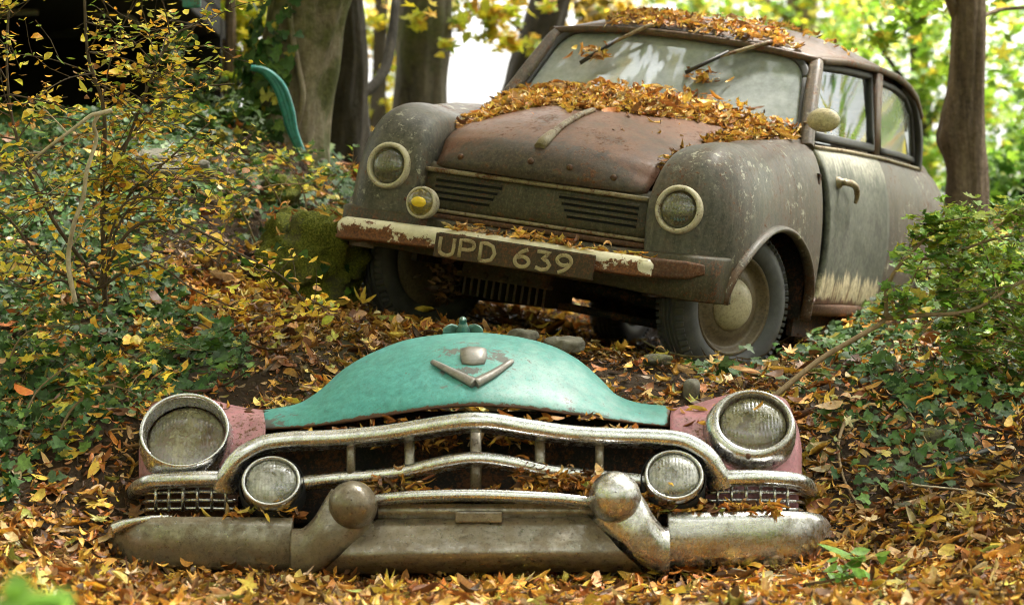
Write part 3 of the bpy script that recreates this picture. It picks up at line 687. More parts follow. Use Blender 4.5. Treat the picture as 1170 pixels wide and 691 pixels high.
lamp('headlight', L(212, 497, 8.18), (-.02, -.84, .53), rg((54, -.09), (55, -.04), (53, -.012), (51, .030), (49, .036), (47, .020), (45, -.02)), 45 * K, 'lens_olive', 'chrome', cad, (1., .95), (.02, -.03), 'headlight with a clouded sunken lens')
fogr = [(r * 8.05 / F, h) for r, h in ((33, -.07), (34, -.03), (34.5, .0), (33, .009), (31, .010), (29.5, .002), (29, -.01))]
for px, py in ((770, 543), (310, 550)):
    lamp('fog_light', L(px, py, 8.04), (0.0, -.86, .51), fogr, 29 * 8.05 / F, 'lens_clear', 'chrome_lens_ring', cad, (1., .95), (.026, -.004))
    mb = MB(); mb.lathe([(r * 8.05 / F, h) for r, h in ((36, -.012), (38, -.02), (38, -.08), (30, -.1))], L(px, py, 8.05), (0, -.86, .51), 40)
    mb.build('lamp_bucket', 'dark_gap', cad)

# --- grille: upper bar that arcs down round the fog lights, middle bar, pillars
def bar(rows, w, h, name, mat='chrome', n=8, sc=None, r=None, up=(0, .35, 1)):
    p = LP(rows, n); mb = MB(); mb.sweep(p, rrect(w, h, min(w, h) * .42 if r is None else r, 4), up=up, scale=None if sc is None else np.interp(np.linspace(0, 1, len(p)), np.linspace(0, 1, len(sc)), sc))
    return mb.build(name, mat, cad)
bar([(824, 556, 8.10), (817, 540, 8.09), (803, 518, 8.09), (780, 505, 8.10), (745, 501, 8.10), (700, 500, 8.09), (650, 497, 8.07), (600, 490, 8.05), (565, 484, 8.03), (543, 482.5, 8.02),
     (520, 484.5, 8.03), (485, 490, 8.05), (440, 497, 8.07), (385, 502, 8.09), (335, 504, 8.10), (300, 509, 8.10), (277, 522, 8.09), (263, 543, 8.09), (257, 560, 8.10)],
    .075, .046, 'grille_top_bar', 'chrome', 8)
bar([(748, 552, 8.10), (700, 547, 8.09), (660, 543, 8.08), (620, 538, 8.06), (580, 529, 8.04), (543, 524.5, 8.03), (505, 530, 8.04), (465, 540, 8.06), (425, 545, 8.08), (385, 548, 8.09), (342, 553, 8.10)],
    .06, .036, 'grille_middle_bar', 'chrome', 8)
for px, y0, y1, w in ((543.5, 490, 560, 13), (617, 497, 566, 12), (685, 506, 540, 10), (468, 497, 566, 12), (401, 506, 543, 10)):
    a = L(px, y0, 8.09); b = L(px, y1, 8.075); ww = w * 8.07 / F
    mb = MB(); mb.sweep([a, a * .5 + b * .5, b], rrect(ww, .03, .009, 3), up=(0, 1, 0)); mb.build('grille_pillar', 'chrome_grimy', cad)
# side mouldings over the parking grilles, curling round the corners
bar([(815, 547, 8.10), (840, 546, 8.09), (870, 546, 8.10), (900, 548, 8.13), (916, 552, 8.20), (923, 558, 8.34), (925, 566, 8.5)], .05, .043, 'side_moulding', 'chrome', 8)
bar([(262, 547, 8.10), (235, 547, 8.09), (205, 548, 8.10), (178, 550, 8.13), (163, 555, 8.20), (156, 561, 8.34), (153, 569, 8.5)], .05, .043, 'side_moulding', 'chrome_dull', 8)
for side in (0, 1):
    def sx(px): return px if side == 0 else 1078 - px
    fr = MB()
    for k in range(4):
        y = 552 + k * 9.4
        fr.tube(LP([(sx(808), y + 1, 8.13), (sx(850), y, 8.13), (sx(895), y + 1, 8.16), (sx(912), y + 2, 8.22), (sx(919), y + 4, 8.4)], 5), .0052, 8)
    gr = fr.build('parking_grille', 'chrome', cad)
    for j, px in enumerate((820, 836, 852.5, 869, 885, 900)):
        fr = MB(); yy = 8.125 + (.0 if px < 880 else .02)
        fr.tube([L(sx(px), 549, yy), L(sx(px), 584, yy)], .0050, 8); fr.build('grille_bar', 'chrome', gr)
    bk = MB(); bk.grid([[L(sx(px), y, 8.19 + (.0 if px < 880 else .05)) for y in (546, 590)] for px in (806, 850, 890, 912)])
    bk.build('grille_backing', 'pink_paint' if side == 0 else 'rust_iron', cad, thick=.01)
# dark inner panel deep behind the grille
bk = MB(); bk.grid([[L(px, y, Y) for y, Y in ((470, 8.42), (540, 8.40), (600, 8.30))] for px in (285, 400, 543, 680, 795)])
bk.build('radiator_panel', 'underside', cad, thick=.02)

# --- bumper
wtop = [(.000, .072), (-.030, .070), (-.055, .058), (-.070, .036), (-.076, .005), (-.076, -.030), (-.066, -.042), (-.055, -.066), (-.030, -.076), (.0, -.076), (.012, -.05), (.016, .0), (.012, .05)]
def bumper_side(rows, sc, name, mat):
    p = LP(rows, 8); mb = MB()
    mb.sweep(p, [(-a, b) for a, b in wtop] if rows[0][0] > rows[-1][0] else wtop, scale=np.interp(np.linspace(0, 1, len(p)), np.linspace(0, 1, len(sc)), sc), caps=True)
    return mb.build(name, mat, cad)
# profile's first axis points along travel x up: away from the lens for a left-to-right path
bumper_side([(763, 615, 8.02), (800, 615, 8.02), (850, 614, 8.03), (895, 613, 8.05), (920, 613.5, 8.085), (937, 615, 8.15), (946, 618, 8.25), (949, 621, 8.4)][::1], [1.02, 1.0, .99, .98, .97, .92, .80, .6], 'bumper_end', 'chrome_dull')
bumper_side([(121, 628, 8.4), (124, 625, 8.25), (132, 622, 8.15), (150, 620, 8.085), (180, 619, 8.05), (230, 619, 8.03), (290, 620, 8.02), (334, 621, 8.02)], [.72, .85, .92, .95, .96, .97, .98, 1.0], 'bumper_end', 'chrome_grimy')
# centre panel: an upper lip, a recessed face, a rolled lower edge, slanting at both sides
def cw(t, yl, yr): return yl + (yr - yl) * t
rows = []
for t_ in np.linspace(0, 1, 25):
    bow = -.03 * (1 - (2 * t_ - 1) ** 2)
    q = lambda xl, xr, y, Y: L(xl + (xr - xl) * t_, y + (2 * t_ - 1) * -1.5, Y + bow)
    rows.append([q(436, 668, 589, 8.06), q(430, 674, 592, 7.985), q(418, 684, 603, 7.965), q(404, 698, 617, 7.945), q(393, 707, 628, 7.925), q(385, 716, 636, 7.925), q(374, 727, 646, 7.955), q(366, 734, 653.5, 7.99), q(366, 734, 655, 8.08), q(372, 728, 640, 8.09), q(410, 690, 600, 8.09)])
mb = MB(); mb.grid(rows, False, True); mb.build('bumper_centre', 'chrome_grimy', cad)
bar([(432, 574, 8.03), (470, 569.5, 8.0), (540, 567.5, 7.985), (610, 570, 7.985), (650, 573.5, 8.0), (684, 579, 8.03)], .11, .028, 'bumper_top_rail', 'chrome', 8, r=.011, up=(0, .25, 1))
mb = MB(); rows = []
for t_ in np.linspace(0, 1, 13):
    bow = -.03 * (1 - (2 * t_ - 1) ** 2)
    rows.append([L(432 + 246 * t_, y + [3, -1, -2, 0, 4][min(4, int(t_ * 5))] * 0, Y + bow) for y, Y in ((575, 8.005), (592, 8.0), (592, 8.03), (575, 8.04))])
mb.grid(rows, False, True); mb.build('rail_face', 'chrome_grimy', cad)
mb = MB(); mb.box(L(547, 590, 7.952), (54 * 7.95 / F, .03, 12.5 * 7.95 / F), bev=.004); mb.build('plate_bracket', 'chrome_grimy', cad)
# guards: a round bullet at the top of a wedge that runs out and down
for side in (0, 1):
    if side == 0: cpt = [(700, 573, 7.99), (716, 592, 7.985), (734, 612, 7.985), (752, 626, 8.0), (764, 628, 8.01)]; bl = (702.5, 568, 7.955); rad = 30; mt = 'chrome_dull'
    else: cpt = [(404, 578, 7.99), (388, 598, 7.985), (370, 616, 7.985), (350, 629, 8.0), (334, 630, 8.01)]; bl = (403, 577, 7.955); rad = 28; mt = 'chrome_grimy'
    p = LP(cpt, 6); k = np.linspace(0, 1, len(p))
    prof = [(.5 * math.copysign(abs(math.cos(a)) ** .75, math.cos(a)), .5 * math.copysign(abs(math.sin(a)) ** .75, math.sin(a))) for a in np.linspace(0, 2 * PI, 28, endpoint=False)]
    w = np.interp(k, [0, .25, .6, 1], [64, 62, 56, 52]) * 8 / F; d = np.interp(k, [0, .4, 1], [.10, .13, .14])
    mb = MB(); rowsg = []
    for i in range(len(p)):
        tt = p[min(i + 1, len(p) - 1)] - p[max(i - 1, 0)]; tt[1] = 0; tt /= np.linalg.norm(tt)
        # slanted section that stays upright at the bumper joint and square to the run at the bullet
        nrm = np.array([-tt[2], 0, tt[0]]); vert = np.array([0, 0, 1.]) * np.sign(nrm[2] if abs(nrm[2]) > .01 else 1)
        ndir = nrm * (1 - k[i]) + vert * k[i]; ndir /= np.linalg.norm(ndir)
        rowsg.append([p[i] + ndir * b_ * w[i] + np.array([0, a_ * d[i], 0]) for a_, b_ in prof])
    mb.grid(rowsg, False, True); n0 = len(prof); mb.f.append(tuple(range(n0))); mb.fl.append(True); mb.f.append(tuple(range((len(p) - 1) * n0, len(p) * n0))); mb.fl.append(True)
    gd = mb.build('bumper_guard', mt, cad)
    mb = MB(); R0 = rad * 7.95 / F
    mb.lathe([(R0 * .9, -.06), (R0, -.02)] + [(R0 * math.cos(q), .075 * math.sin(q)) for q in np.linspace(.0, PI / 2 - .03, 14)], L(*bl), (0, -.97, .26), 40)
    mb.build('bullet', mt, gd)
# loose chrome strip resting on the far end
mb = MB(); p = LP([(134, 604, 8.10), (150, 597, 8.08), (172, 592, 8.07), (197, 590, 8.08)], 6)
mb.sweep(p, rrect(.05, .028, .01, 3), scale=np.linspace(1.15, .35, len(p))); mb.build('trim_strip', 'chrome', cad)
# ================================================================== the small old saloon on the bank
car = empty('small_saloon_car', CT)
car.rotation_euler = Matrix(CR.tolist()).to_euler()
tag(car, 'rusty dark little vintage saloon with plate UPD 639 and leaf-covered bonnet, on the bank', 'car')
V3 = np.array
SEC = {  # y : profile from the inner foot over the crown to the sill (right-hand side)
 .38: [(.42, .36), (.40, .60), (.425, .785), (.50, .832), (.58, .842), (.65, .80), (.70, .70), (.724, .58), (.728, .47), (.722, .39), (.714, .32)],
 .62: [(.43, .36), (.42, .62), (.465, .845), (.54, .872), (.60, .872), (.655, .83), (.695, .74), (.718, .62), (.726, .50), (.724, .40), (.718, .32)],
 .98: [(.45, .36), (.45, .65), (.57, .900), (.600, .905), (.625, .897), (.655, .86), (.685, .79), (.708, .68), (.720, .55), (.722, .43), (.716, .33)],
 1.4: [(.45, .36), (.45, .65), (.585, .922), (.612, .926), (.632, .917), (.660, .88), (.688, .80), (.710, .69), (.722, .56), (.724, .44), (.716, .35)],
 1.9: [(.45, .36), (.45, .65), (.585, .940), (.610, .943), (.630, .932), (.658, .89), (.688, .81), (.710, .70), (.722, .57), (.724, .45), (.716, .36)],
 2.5: [(.45, .36), (.45, .65), (.565, .950), (.590, .950), (.612, .938), (.645, .90), (.683, .82), (.708, .70), (.720, .57), (.720, .45), (.712, .36)]}
YK = sorted(SEC); KV = np.array([SEC[y] for y in YK], float)
def section(y):
    f = np.array([[np.interp(y, YK, KV[:, i, c]) for c in range(2)] for i in range(KV.shape[1])])
    return f
def sec_s(y, a=0, b=10, n=6):
    p = cat(section(y), n); return p[a * n:b * n + 1]
def dome(y, y0=.40, yf=.045, c=(.540, .590)):
    if y >= y0: return sec_s(y)
    k = max(0., 1 - ((y0 - y) / (y0 - yf)) ** 2.9) ** (1 / 2.5)
    p = sec_s(y0); cc = np.stack([np.full(len(p), c[0]), np.clip(p[:, 1], .345, c[1])], 1)
    cc[:, 1] = np.where(p[:, 1] < .345, p[:, 1], cc[:, 1])
    kk = np.stack([np.where(p[:, 0] < c[0], k ** .12, k), np.full(len(p), k)], 1)
    return cc + kk * (p - cc)
ARC, AR_Y, AR_Z = (.555, .325), .405, .265
def arch_cut(mb_v, faces, cy, cz, ry, rz, side):
    """opens an elliptical wheel arch in a dense shell and snaps the rim onto the ellipse"""
    V = np.array(mb_v); e = ((V[:, 1] - cy) / ry) ** 2 + ((V[:, 2] - cz) / rz) ** 2
    ins = (e < 1) & (np.abs(V[:, 0]) > .60)
    keep = [f for f in faces if not all(ins[i] for i in f)]
    used = {i for f in keep for i in f}
    for i in used:
        if ins[i]:
            s_ = 1 / math.sqrt(max(e[i], 1e-4)); V[i, 1] = cy + (V[i, 1] - cy) * s_; V[i, 2] = cz + (V[i, 2] - cz) * s_
    return [tuple(v) for v in V], keep
def shell(name, ys, a, b, mat, fn, arch=None, n=6, parent=car, side=1, thick=.004, both=False):
    mb = MB()
    for sd in ((1, -1) if both else (side,)):
        rows = [[(sd * x, y, z) for x, z in fn(y)[a * n:b * n + 1]] for y in ys]
        mb.grid(rows)
    if arch:
        mb.v, mb.f = arch_cut(mb.v, mb.f, *arch, side); mb.fl = [False] * len(mb.f)
    return mb.build(name, mat, parent)
ysf = np.concatenate([.045 + .355 * (1 - np.cos(np.linspace(0.0, PI / 2, 24))), np.linspace(.425, 1.012, 32)])
for sd in (1, -1):
    fn = shell('front_wing', ysf, 0, 10, 'body_paint', dome, (ARC[0], ARC[1], AR_Y, AR_Z), side=sd)
    # rolled lip round the wheel arch
    pts = []
    for q in np.linspace(-.05, PI + .12, 40):
        y = ARC[0] - AR_Y * math.cos(q); z = ARC[1] + AR_Z * math.sin(q)
        pf = dome(y); o_ = pf[24:]; x = np.interp(-z, -o_[:, 1], o_[:, 0])
        pts.append((sd * (x + .004), y, z))
    mb = MB(); mb.sweep(pts, [(.012 * math.cos(a), .020 * math.sin(a)) for a in np.linspace(0, 2 * PI, 10, endpoint=False)], up=(1, 0, 0)); mb.build('arch_lip', 'body_paint', car)
    # door
    yd = np.linspace(1.024, 1.822, 24)
    def bow(y): return 1.0
    rows = []
    for y in yd:
        sc = sec_s(y)[24:]                               # crown outwards and down
        row = []
        for i, (x, z) in enumerate(sc):
            qz = (z - .62) / .30
            fr = (y - 1.024) / .798
            yy = y + .055 * (1 - qz * qz) * (1 - fr) + (.03 * (1 - qz * qz) - .10 * max(0, -qz) ** 1.6) * fr
            row.append((sd * (x + .003), yy, max(z, .355 + .01 * fr)))
        rows.append(row)
    mb = MB(); mb.grid(rows); door = mb.build('door', 'door_paint', car, thick=.02)
    # door handle: a boss and a drooping lever
    def side_x(y, z):
        o_ = sec_s(y)[24:]; return np.interp(-z, -o_[:, 1], o_[:, 0])
    hx = side_x(1.22, .79)
    mb = MB(); mb.lathe([(.022, .0), (.021, .010), (.013, .018), (.012, .034), (.0, .036)], (sd * (hx), 1.20, .795), (sd, 0, .25), 16)
    mb.tube(cat([(sd * (hx + .03), 1.18, .797), (sd * (hx + .042), 1.22, .800), (sd * (hx + .042), 1.29, .792), (sd * (hx + .038), 1.335, .765), (sd * (hx + .033), 1.345, .735)], 5), np.interp(np.linspace(0, 1, 21), [0, .2, .7, 1], [.010, .013, .011, .006]), 10)
    mb.build('handle', 'trim_brass', door)
    # shut line behind the door (dark gap strips sit behind the panels) and the sill
    mb = MB(); mb.sweep([(sd * .695, 1.0, .335), (sd * .70, 1.4, .345), (sd * .70, 1.95, .355)], rrect(.05, .05, .015, 3), up=(0, 0, 1)); mb.build('sill', 'rust_iron', car)
    for y0 in (1.017, 1.825):
        rows = []
        for y in (y0 - .03, y0 + .11):
            rows.append([(sd * (x - .018), y, z) for x, z in sec_s(y)[24:]])
        mb = MB(); mb.grid(rows); mb.build('door_jamb', 'dark_gap', car)
    # rear quarter with its wheel arch
    yq = np.linspace(1.79, 2.50, 30)
    rows = []
    for y in yq:
        sc = sec_s(y)[24:]; row = []
        for x, z in sc:
            qz = (z - .62) / .30; fr = max(0, 1 - (y - 1.79) / .6)
            row.append((sd * x, y + .043 + (.03 * (1 - qz * qz) - .10 * max(0, -qz) ** 1.6) * fr - .043 * (1 - fr), z))
        rows.append(row)
    mb = MB(); mb.grid(rows)
    mb.v, mb.f = arch_cut(mb.v, mb.f, 2.55, .30, .36, .25, sd); mb.fl = [False] * len(mb.f)
    mb.build('rear_quarter', 'body_paint', car)
    # belt moulding
    pts = [(sd * (np.interp(y, YK, KV[:, 4, 0]) + .006), y, np.interp(y, YK, KV[:, 4, 1]) + .004) for y in np.linspace(1.03, 2.5, 24)]
    mb = MB(); mb.sweep(pts, rrect(.014, .014, .005, 2)); mb.build('belt_moulding', 'trim_brass', car)
# tail: the body closes in a rounded rump
rows = []
for y in np.concatenate([[2.5], 2.5 + .70 * np.sin(np.linspace(.08, PI / 2 - .01, 20))]):
    k = max(.0, 1 - ((y - 2.5) / .703) ** 2.6) ** (1 / 2.4)
    h = sec_s(2.5)[12:]
    half = V3([(x * (.30 + .70 * k) if k < 1 else x, .52 + (z - .52) * (k * .92 + .08)) for x, z in h])
    zt = half[0, 1]; xt = half[0, 0]
    top = [(xt * q, zt + .05 * (1 - q * q) * k) for q in np.linspace(-1, 1, 13)[1:-1]]
    loop = [(-x, y, z) for x, z in half[::-1]] + [(x, y, z) for x, z in top] + [(x, y, z) for x, z in half]
    rows.append(loop)
mb = MB(); mb.grid(rows)
mb.v, mb.f = arch_cut(mb.v, mb.f, 2.55, .30, .36, .25, 1); mb.fl = [False] * len(mb.f)
mb.build('tail', 'body_paint', car)

# bonnet: crowned lid between the wings, with a rolled nose
def hood_edge(y):                                     # seam line with the wing
    if y < .38:
        return np.interp(y, [.04, .10, .2, .38], [.388, .392, .405, .425]), np.interp(y, [.04, .075, .11, .17, .24, .38], [.60, .622, .655, .715, .752, .79])
    p = section(y); return p[2, 0], p[2, 1]
CY, CZc = [.02, .028, .045, .08, .14, .25, .38, .51, .75, 1.0], [.622, .665, .705, .738, .772, .822, .866, .898, .945, .982]
def hood_z(u_, v):
    """u -1..1 across, v 0..1 front to back"""
    y = .02 + .095 * abs(u_) ** 2.2 * (1 - v) + v ** 1.25 * (.99 + .06 * u_ * u_ - .02)
    yc = .02 + v ** 1.25 * .98
    zc = np.interp(yc, CY, CZc)
    ye = .10 + v ** 1.25 * .95
    xe, ze = hood_edge(ye)
    if v < .12: ze = np.interp(v, [0, .03, .06, .12], [.628, .645, .66, ze])
    z = ze + (zc - ze) * (1 - abs(u_) ** 2.3)
    return V3([u_ * xe, y, z])
rows = [[hood_z(u_, v) + V3([0, 0, .004]) for u_ in np.linspace(-.985, .985, 33)] for v in np.linspace(0, 1, 40)]
mb = MB(); mb.grid(rows); mb.build('bonnet', 'hood_paint', car, thick=.010)
# cowl that closes the body under the windscreen
mb = MB(); mb.grid([[(x_, y_ + .05 * (x_ / .58) ** 2, z_ - .055 * (abs(x_) / .58) ** 2.2) for x_ in np.linspace(-.60, .60, 17)] for y_, z_ in ((.93, .962), (1.0, .975), (1.06, .984), (1.12, .984), (1.13, .9))])
mb.build('cowl', 'body_paint', car)
mb = MB(); sp_ = [hood_z(0, v) for v in np.linspace(.09, .56, 12)]
mb.sweep([p + V3([0, 0, .012]) for p in sp_], [(-.013, -.008), (-.012, .003), (-.004, .009), (.004, .009), (.012, .003), (.013, -.008)], scale=np.interp(np.linspace(0, 1, 12), [0, .12, .35, 1], [1.5, 1.7, 1., .8]))
mb.build('bonnet_spear', 'trim_brass', car)
# small bolts along the bonnet's front edge
for u_ in (-.72, -.02, .33, .7):
    p = hood_z(u_, .035); mb = MB(); mb.lathe([(.011, -.004), (.011, .004), (.006, .008), (.0, .009)], p + V3([0, -.002, .004]), (0, -.9, .4), 12); mb.build('bonnet_catch', 'rust_iron', car)

# nose panel between the wings with mouldings, louvres and the shadow gap
def nose_y(x): return .052 + .055 * (abs(x) / .42) ** 2.2
rows = [[(x, nose_y(x) + o, z) for x in np.linspace(-.425, .425, 29)] for z, o in ((.645, .03), (.632, .012), (.615, .004), (.60, .0), (.57, -.004), (.53, -.006), (.50, -.004), (.478, .006), (.474, .035), (.452, .04), (.448, .012), (.425, .012), (.40, .016), (.37, .03))]
mb = MB(); mb.grid(rows); mb.build('nose_panel', 'nose_paint', car, thick=.004)
for z, x0, x1, hgt, nm in ((.615, -.415, .415, .016, 'upper_moulding'), (.480, -.40, .445, .013, 'lower_moulding')):
    p = [(x, nose_y(x) - .010, z) for x in np.linspace(x0, x1, 29)]
    mb = MB(); mb.sweep(p, rrect(.018, hgt, .006, 3)); mb.build(nm, 'trim_brass', car)
p = [(x, nose_y(x) - .010, .461) for x in np.linspace(-.40, .435, 29)]
mb = MB(); mb.sweep(p, rrect(.02, .019, .005, 2)); mb.build('lower_ledge', 'rust_iron', car)
for s in (-1, 1):
    for k in range(4):
        z = .582 - k * .0205; x0, x1 = (.105 + .012 * k, .375)
        if s < 0: x0, x1 = x0 + .0, .365
        xs_ = np.linspace(x0, x1, 11) * s
        mb = MB(); mb.grid([[(x, nose_y(x) - .0055 + d, z + h) for x in xs_] for d, h in ((.004, .0048), (-.0005, .004), (-.0015, .0), (-.0005, -.0042), (.004, -.0048))])
        mb.build('louvre_shade', 'dark_gap', car)  # no opening here: a near-black strip carries the slot's shade
        mb = MB(); mb.grid([[(x, nose_y(x) - .006 + d, z + h) for x in xs_] for d, h in ((.003, .0125), (-.006, .008), (-.0085, .0045), (-.003, .0040))])
        mb.build('louvre_lip', 'nose_paint', car)
# apron under the nose, turning back at the corners
ap = cat([(-.712, .20, .40), (-.706, .13, .40), (-.66, .065, .40), (-.40, .020, .395), (0, .0, .388), (.40, .015, .385), (.58, .0, .386), (.645, .02, .388), (.682, .06, .390), (.694, .11, .392), (.70, .19, .396)], 8)
mb = MB(); rows = []
for p in ap:
    g_ = np.interp(p[0], [.3, .62], [1., 1.18])
    rows.append([p + V3([0, .05, .062 * g_]), p + V3([0, .012, .058 * g_]), p + V3([0, .0, .050 * g_]), p + V3([0, -.004, .0]), p + V3([0, .004, -.064 * g_]), p + V3([0, .012, -.068 * g_])])
mb.grid(rows); mb.build('front_apron', 'nose_paint', car, thick=.006)

# bumper, number plate
bp = cat([(-.632, .02, .378), (-.615, -.02, .378), (-.55, -.04, .380), (-.42, -.05, .384), (-.1, -.066, .391), (.2, -.066, .392), (.40, -.055, .394), (.475, -.046, .396), (.495, -.036, .396)], 8)
prof = [(.012, .036), (-.004, .038), (-.022, .030), (-.034, .012), (-.036, -.006), (-.030, -.024), (-.036, -.030), (-.034, -.038), (-.010, -.042), (.006, -.036), (.004, .0)]
mb = MB(); mb.sweep(bp, [(-a, b) for a, b in prof], scale=np.interp(np.linspace(0, 1, len(bp)), [0, .05, .9, 1], [.62, 1, .82, .74]))
mb.build('bumper', 'bumper_cream', car)
mb = MB(); mb.sweep(cat([(.465, -.048, .395), (.54, -.036, .399), (.605, -.018, .404), (.635, .002, .410), (.655, .02, .414)], 6), rrect(.03, .066, .012, 3), scale=np.interp(np.linspace(0, 1, 25), [0, .5, 1], [1., .9, .45]))
mb.build('bumper_tip', 'rust_iron', car)
plate = MB(); plate.box((.045, -.115, .366), (.572, .012, .081), bev=.004)
plate.box((.045, -.098, .406), (.55, .04, .006)); plate.box((.045, -.098, .330), (.55, .04, .006))
PR = _R(0, .10, .0)
po = plate.build('number_plate', 'plate_paint', car)
po['label'] = 'brown number plate with pale letters UPD 639'
# letters as raised strokes
GL = {'U': [[(0, 1), (0, .35), (.07, .1), (.3, 0), (.53, .1), (.6, .35), (.6, 1)]],
      'P': [[(0, 0), (0, 1), (.34, 1), (.54, .93), (.6, .74), (.54, .55), (.34, .47), (0, .47)]],
      'D': [[(0, 0), (0, 1), (.26, 1), (.5, .88), (.62, .5), (.5, .12), (.26, 0), (0, 0)]],
      '6': [[(.5, 1), (.24, .82), (.06, .55), (0, .3), (.1, .08), (.3, 0), (.5, .08), (.6, .3), (.5, .5), (.3, .57), (.1, .48)]],
      '3': [[(.02, 1), (.56, 1), (.26, .6), (.46, .55), (.6, .32), (.5, .08), (.28, 0), (.02, .1)]],
      '9': [[(.1, 0), (.36, .18), (.54, .45), (.6, .7), (.5, .92), (.3, 1), (.1, .92), (0, .7), (.1, .5), (.3, .43), (.5, .52)]]}
x = -.220; hh = .058; ww = .084
for ch in 'UPD 639':
    if ch == ' ': x += .052; continue
    for st in GL[ch]:
        q = V3([(x + a * ww, -.1215, .336 + b * hh) for a, b in st])
        if ch in 'U69': q = cat(q, 4)
        elif ch in 'PD3':
            q = cat(q, 1) if False else q
        dense = [q[0]]
        for a, b in zip(q[:-1], q[1:]):
            for f_ in (.5, 1.): dense.append(a + (b - a) * f_)
        mb = MB(); mb.sweep(dense, rrect(.0122, .005, .0015, 2), up=(0, -1, 0)); mb.build('plate_letter', 'plate_letter', po)
    x += .6 * ww + .0235

# lamps
def clamp_lamp(name, c, ax_, R_, mat_ring, mat_l, parent=car, depth=.05):
    mb = MB(); mb.lathe([(R_ * .96, -depth), (R_ * 1.0, -.02), (R_ * .985, .004), (R_ * .90, .014), (R_ * .81, .012), (R_ * .775, .004), (R_ * .76, -.01)], c, ax_, 44)
    o = mb.build(name, mat_ring, parent)
    mb = MB(); mb.lathe([(R_ * .77 * math.cos(q), -.008 + .030 * math.sin(q)) for q in np.linspace(0, PI / 2 - .02, 9)], c, ax_, 44)
    mb.build('lens', mat_l, o)
    mb = MB(); mb.lathe([(R_ * .765, -.010), (R_ * .66, -.034), (R_ * .45, -.052), (R_ * .2, -.062), (.0, -.064)], c, ax_, 36); mb.build('reflector', 'reflector_dark', o)
    mb = MB(); mb.lathe([(.010, -.05), (.011, -.03), (.008, -.016), (.0, -.012)], c, ax_, 14); mb.build('bulb', 'lamp_cream', o); return o
clamp_lamp('headlight', (.530, .040, .596), (0.02, -1, .06), .081, 'lamp_cream', 'lens_dark', depth=.10)
clamp_lamp('headlight', (-.528, .040, .606), (-.02, -1, .06), .081, 'lamp_cream', 'lens_dark', depth=.10)
fg = MB(); fc = V3([-.345, -.04, .497])
fg.lathe([(.0, .075), (.02, .07), (.042, .05), (.053, .022), (.055, .0), (.054, -.012), (.047, -.018), (.044, -.012)], fc, (0, 1, -.02), 36)
fo = fg.build('fog_lamp', 'lamp_cream', car)
mb = MB(); mb.lathe([(.046 * math.cos(q), .012 + .018 * math.sin(q)) for q in np.linspace(0, PI / 2 - .02, 8)], fc, (0, -1, .02), 32); mb.build('lens', 'lens_amber', fo)
mb = MB(); mb.lathe([(.022 * math.cos(q), .028 + .008 * math.sin(q)) for q in np.linspace(0, PI / 2 - .02, 6)], fc, (0, -1, .02), 20, (1.25, .8)); mb.build('bulb_cap', 'amber_bulb', fo)
mb = MB(); mb.tube([fc + V3([0, .03, -.04]), fc + V3([0.004, .02, -.075]), fc + V3([.006, .0, -.105])], [.016, .012, .014], 10); mb.tube([fc + V3([-.05, .02, 0]), fc + V3([-.075, .018, .005])], .007, 8); mb.build('bracket', 'rust_iron', fo)

# greenhouse -----------------------------------------------------------
RAIL_Y = [1.20, 1.27, 1.5, 1.86, 2.06, 2.21, 2.33, 2.42, 2.50]
RAIL_X = [.505, .515, .545, .570, .580, .585, .590, .595, .60]
RAIL_Z = [1.205, 1.222, 1.247, 1.262, 1.258, 1.240, 1.205, 1.14, 1.05]
def rail(y): return V3([np.interp(y, RAIL_Y, RAIL_X), y, np.interp(y, RAIL_Y, RAIL_Z)])
ZC_Y = [1.17, 1.19, 1.24, 1.4, 1.6, 1.9, 2.2, 2.45, 2.6, 2.72]; ZC = [1.262, 1.280, 1.302, 1.342, 1.370, 1.390, 1.366, 1.30, 1.235, 1.16]
def roof_pt(u_, v):
    yc = 1.17 + v * (2.70 - 1.17); ye = 1.265 + v * (2.42 - 1.265)
    a = abs(u_); y = yc + (ye - yc) * a ** 2
    re = rail(1.265 + v * (2.42 - 1.265)); zc = np.interp(yc, ZC_Y, ZC)
    return V3([u_ * (re[0] + .012) * (1 if u_ > 0 else .96 + .04 * v), y, re[2] + .014 + (zc - re[2] - .014) * (1 - a ** 2.4)])
rows = [[roof_pt(u_, v) for u_ in np.linspace(-1, 1, 33)] for v in np.linspace(0, 1, 34)]
mb = MB(); mb.grid(rows); mb.build('roof', 'roof_paint', car, thick=.012)
mb = MB(); mb.sweep([roof_pt(u_, 0) + V3([0, -.008, -.010]) for u_ in np.linspace(-1, 1, 25)], rrect(.03, .026, .008, 2)); mb.build('windscreen_header', 'roof_paint', car)
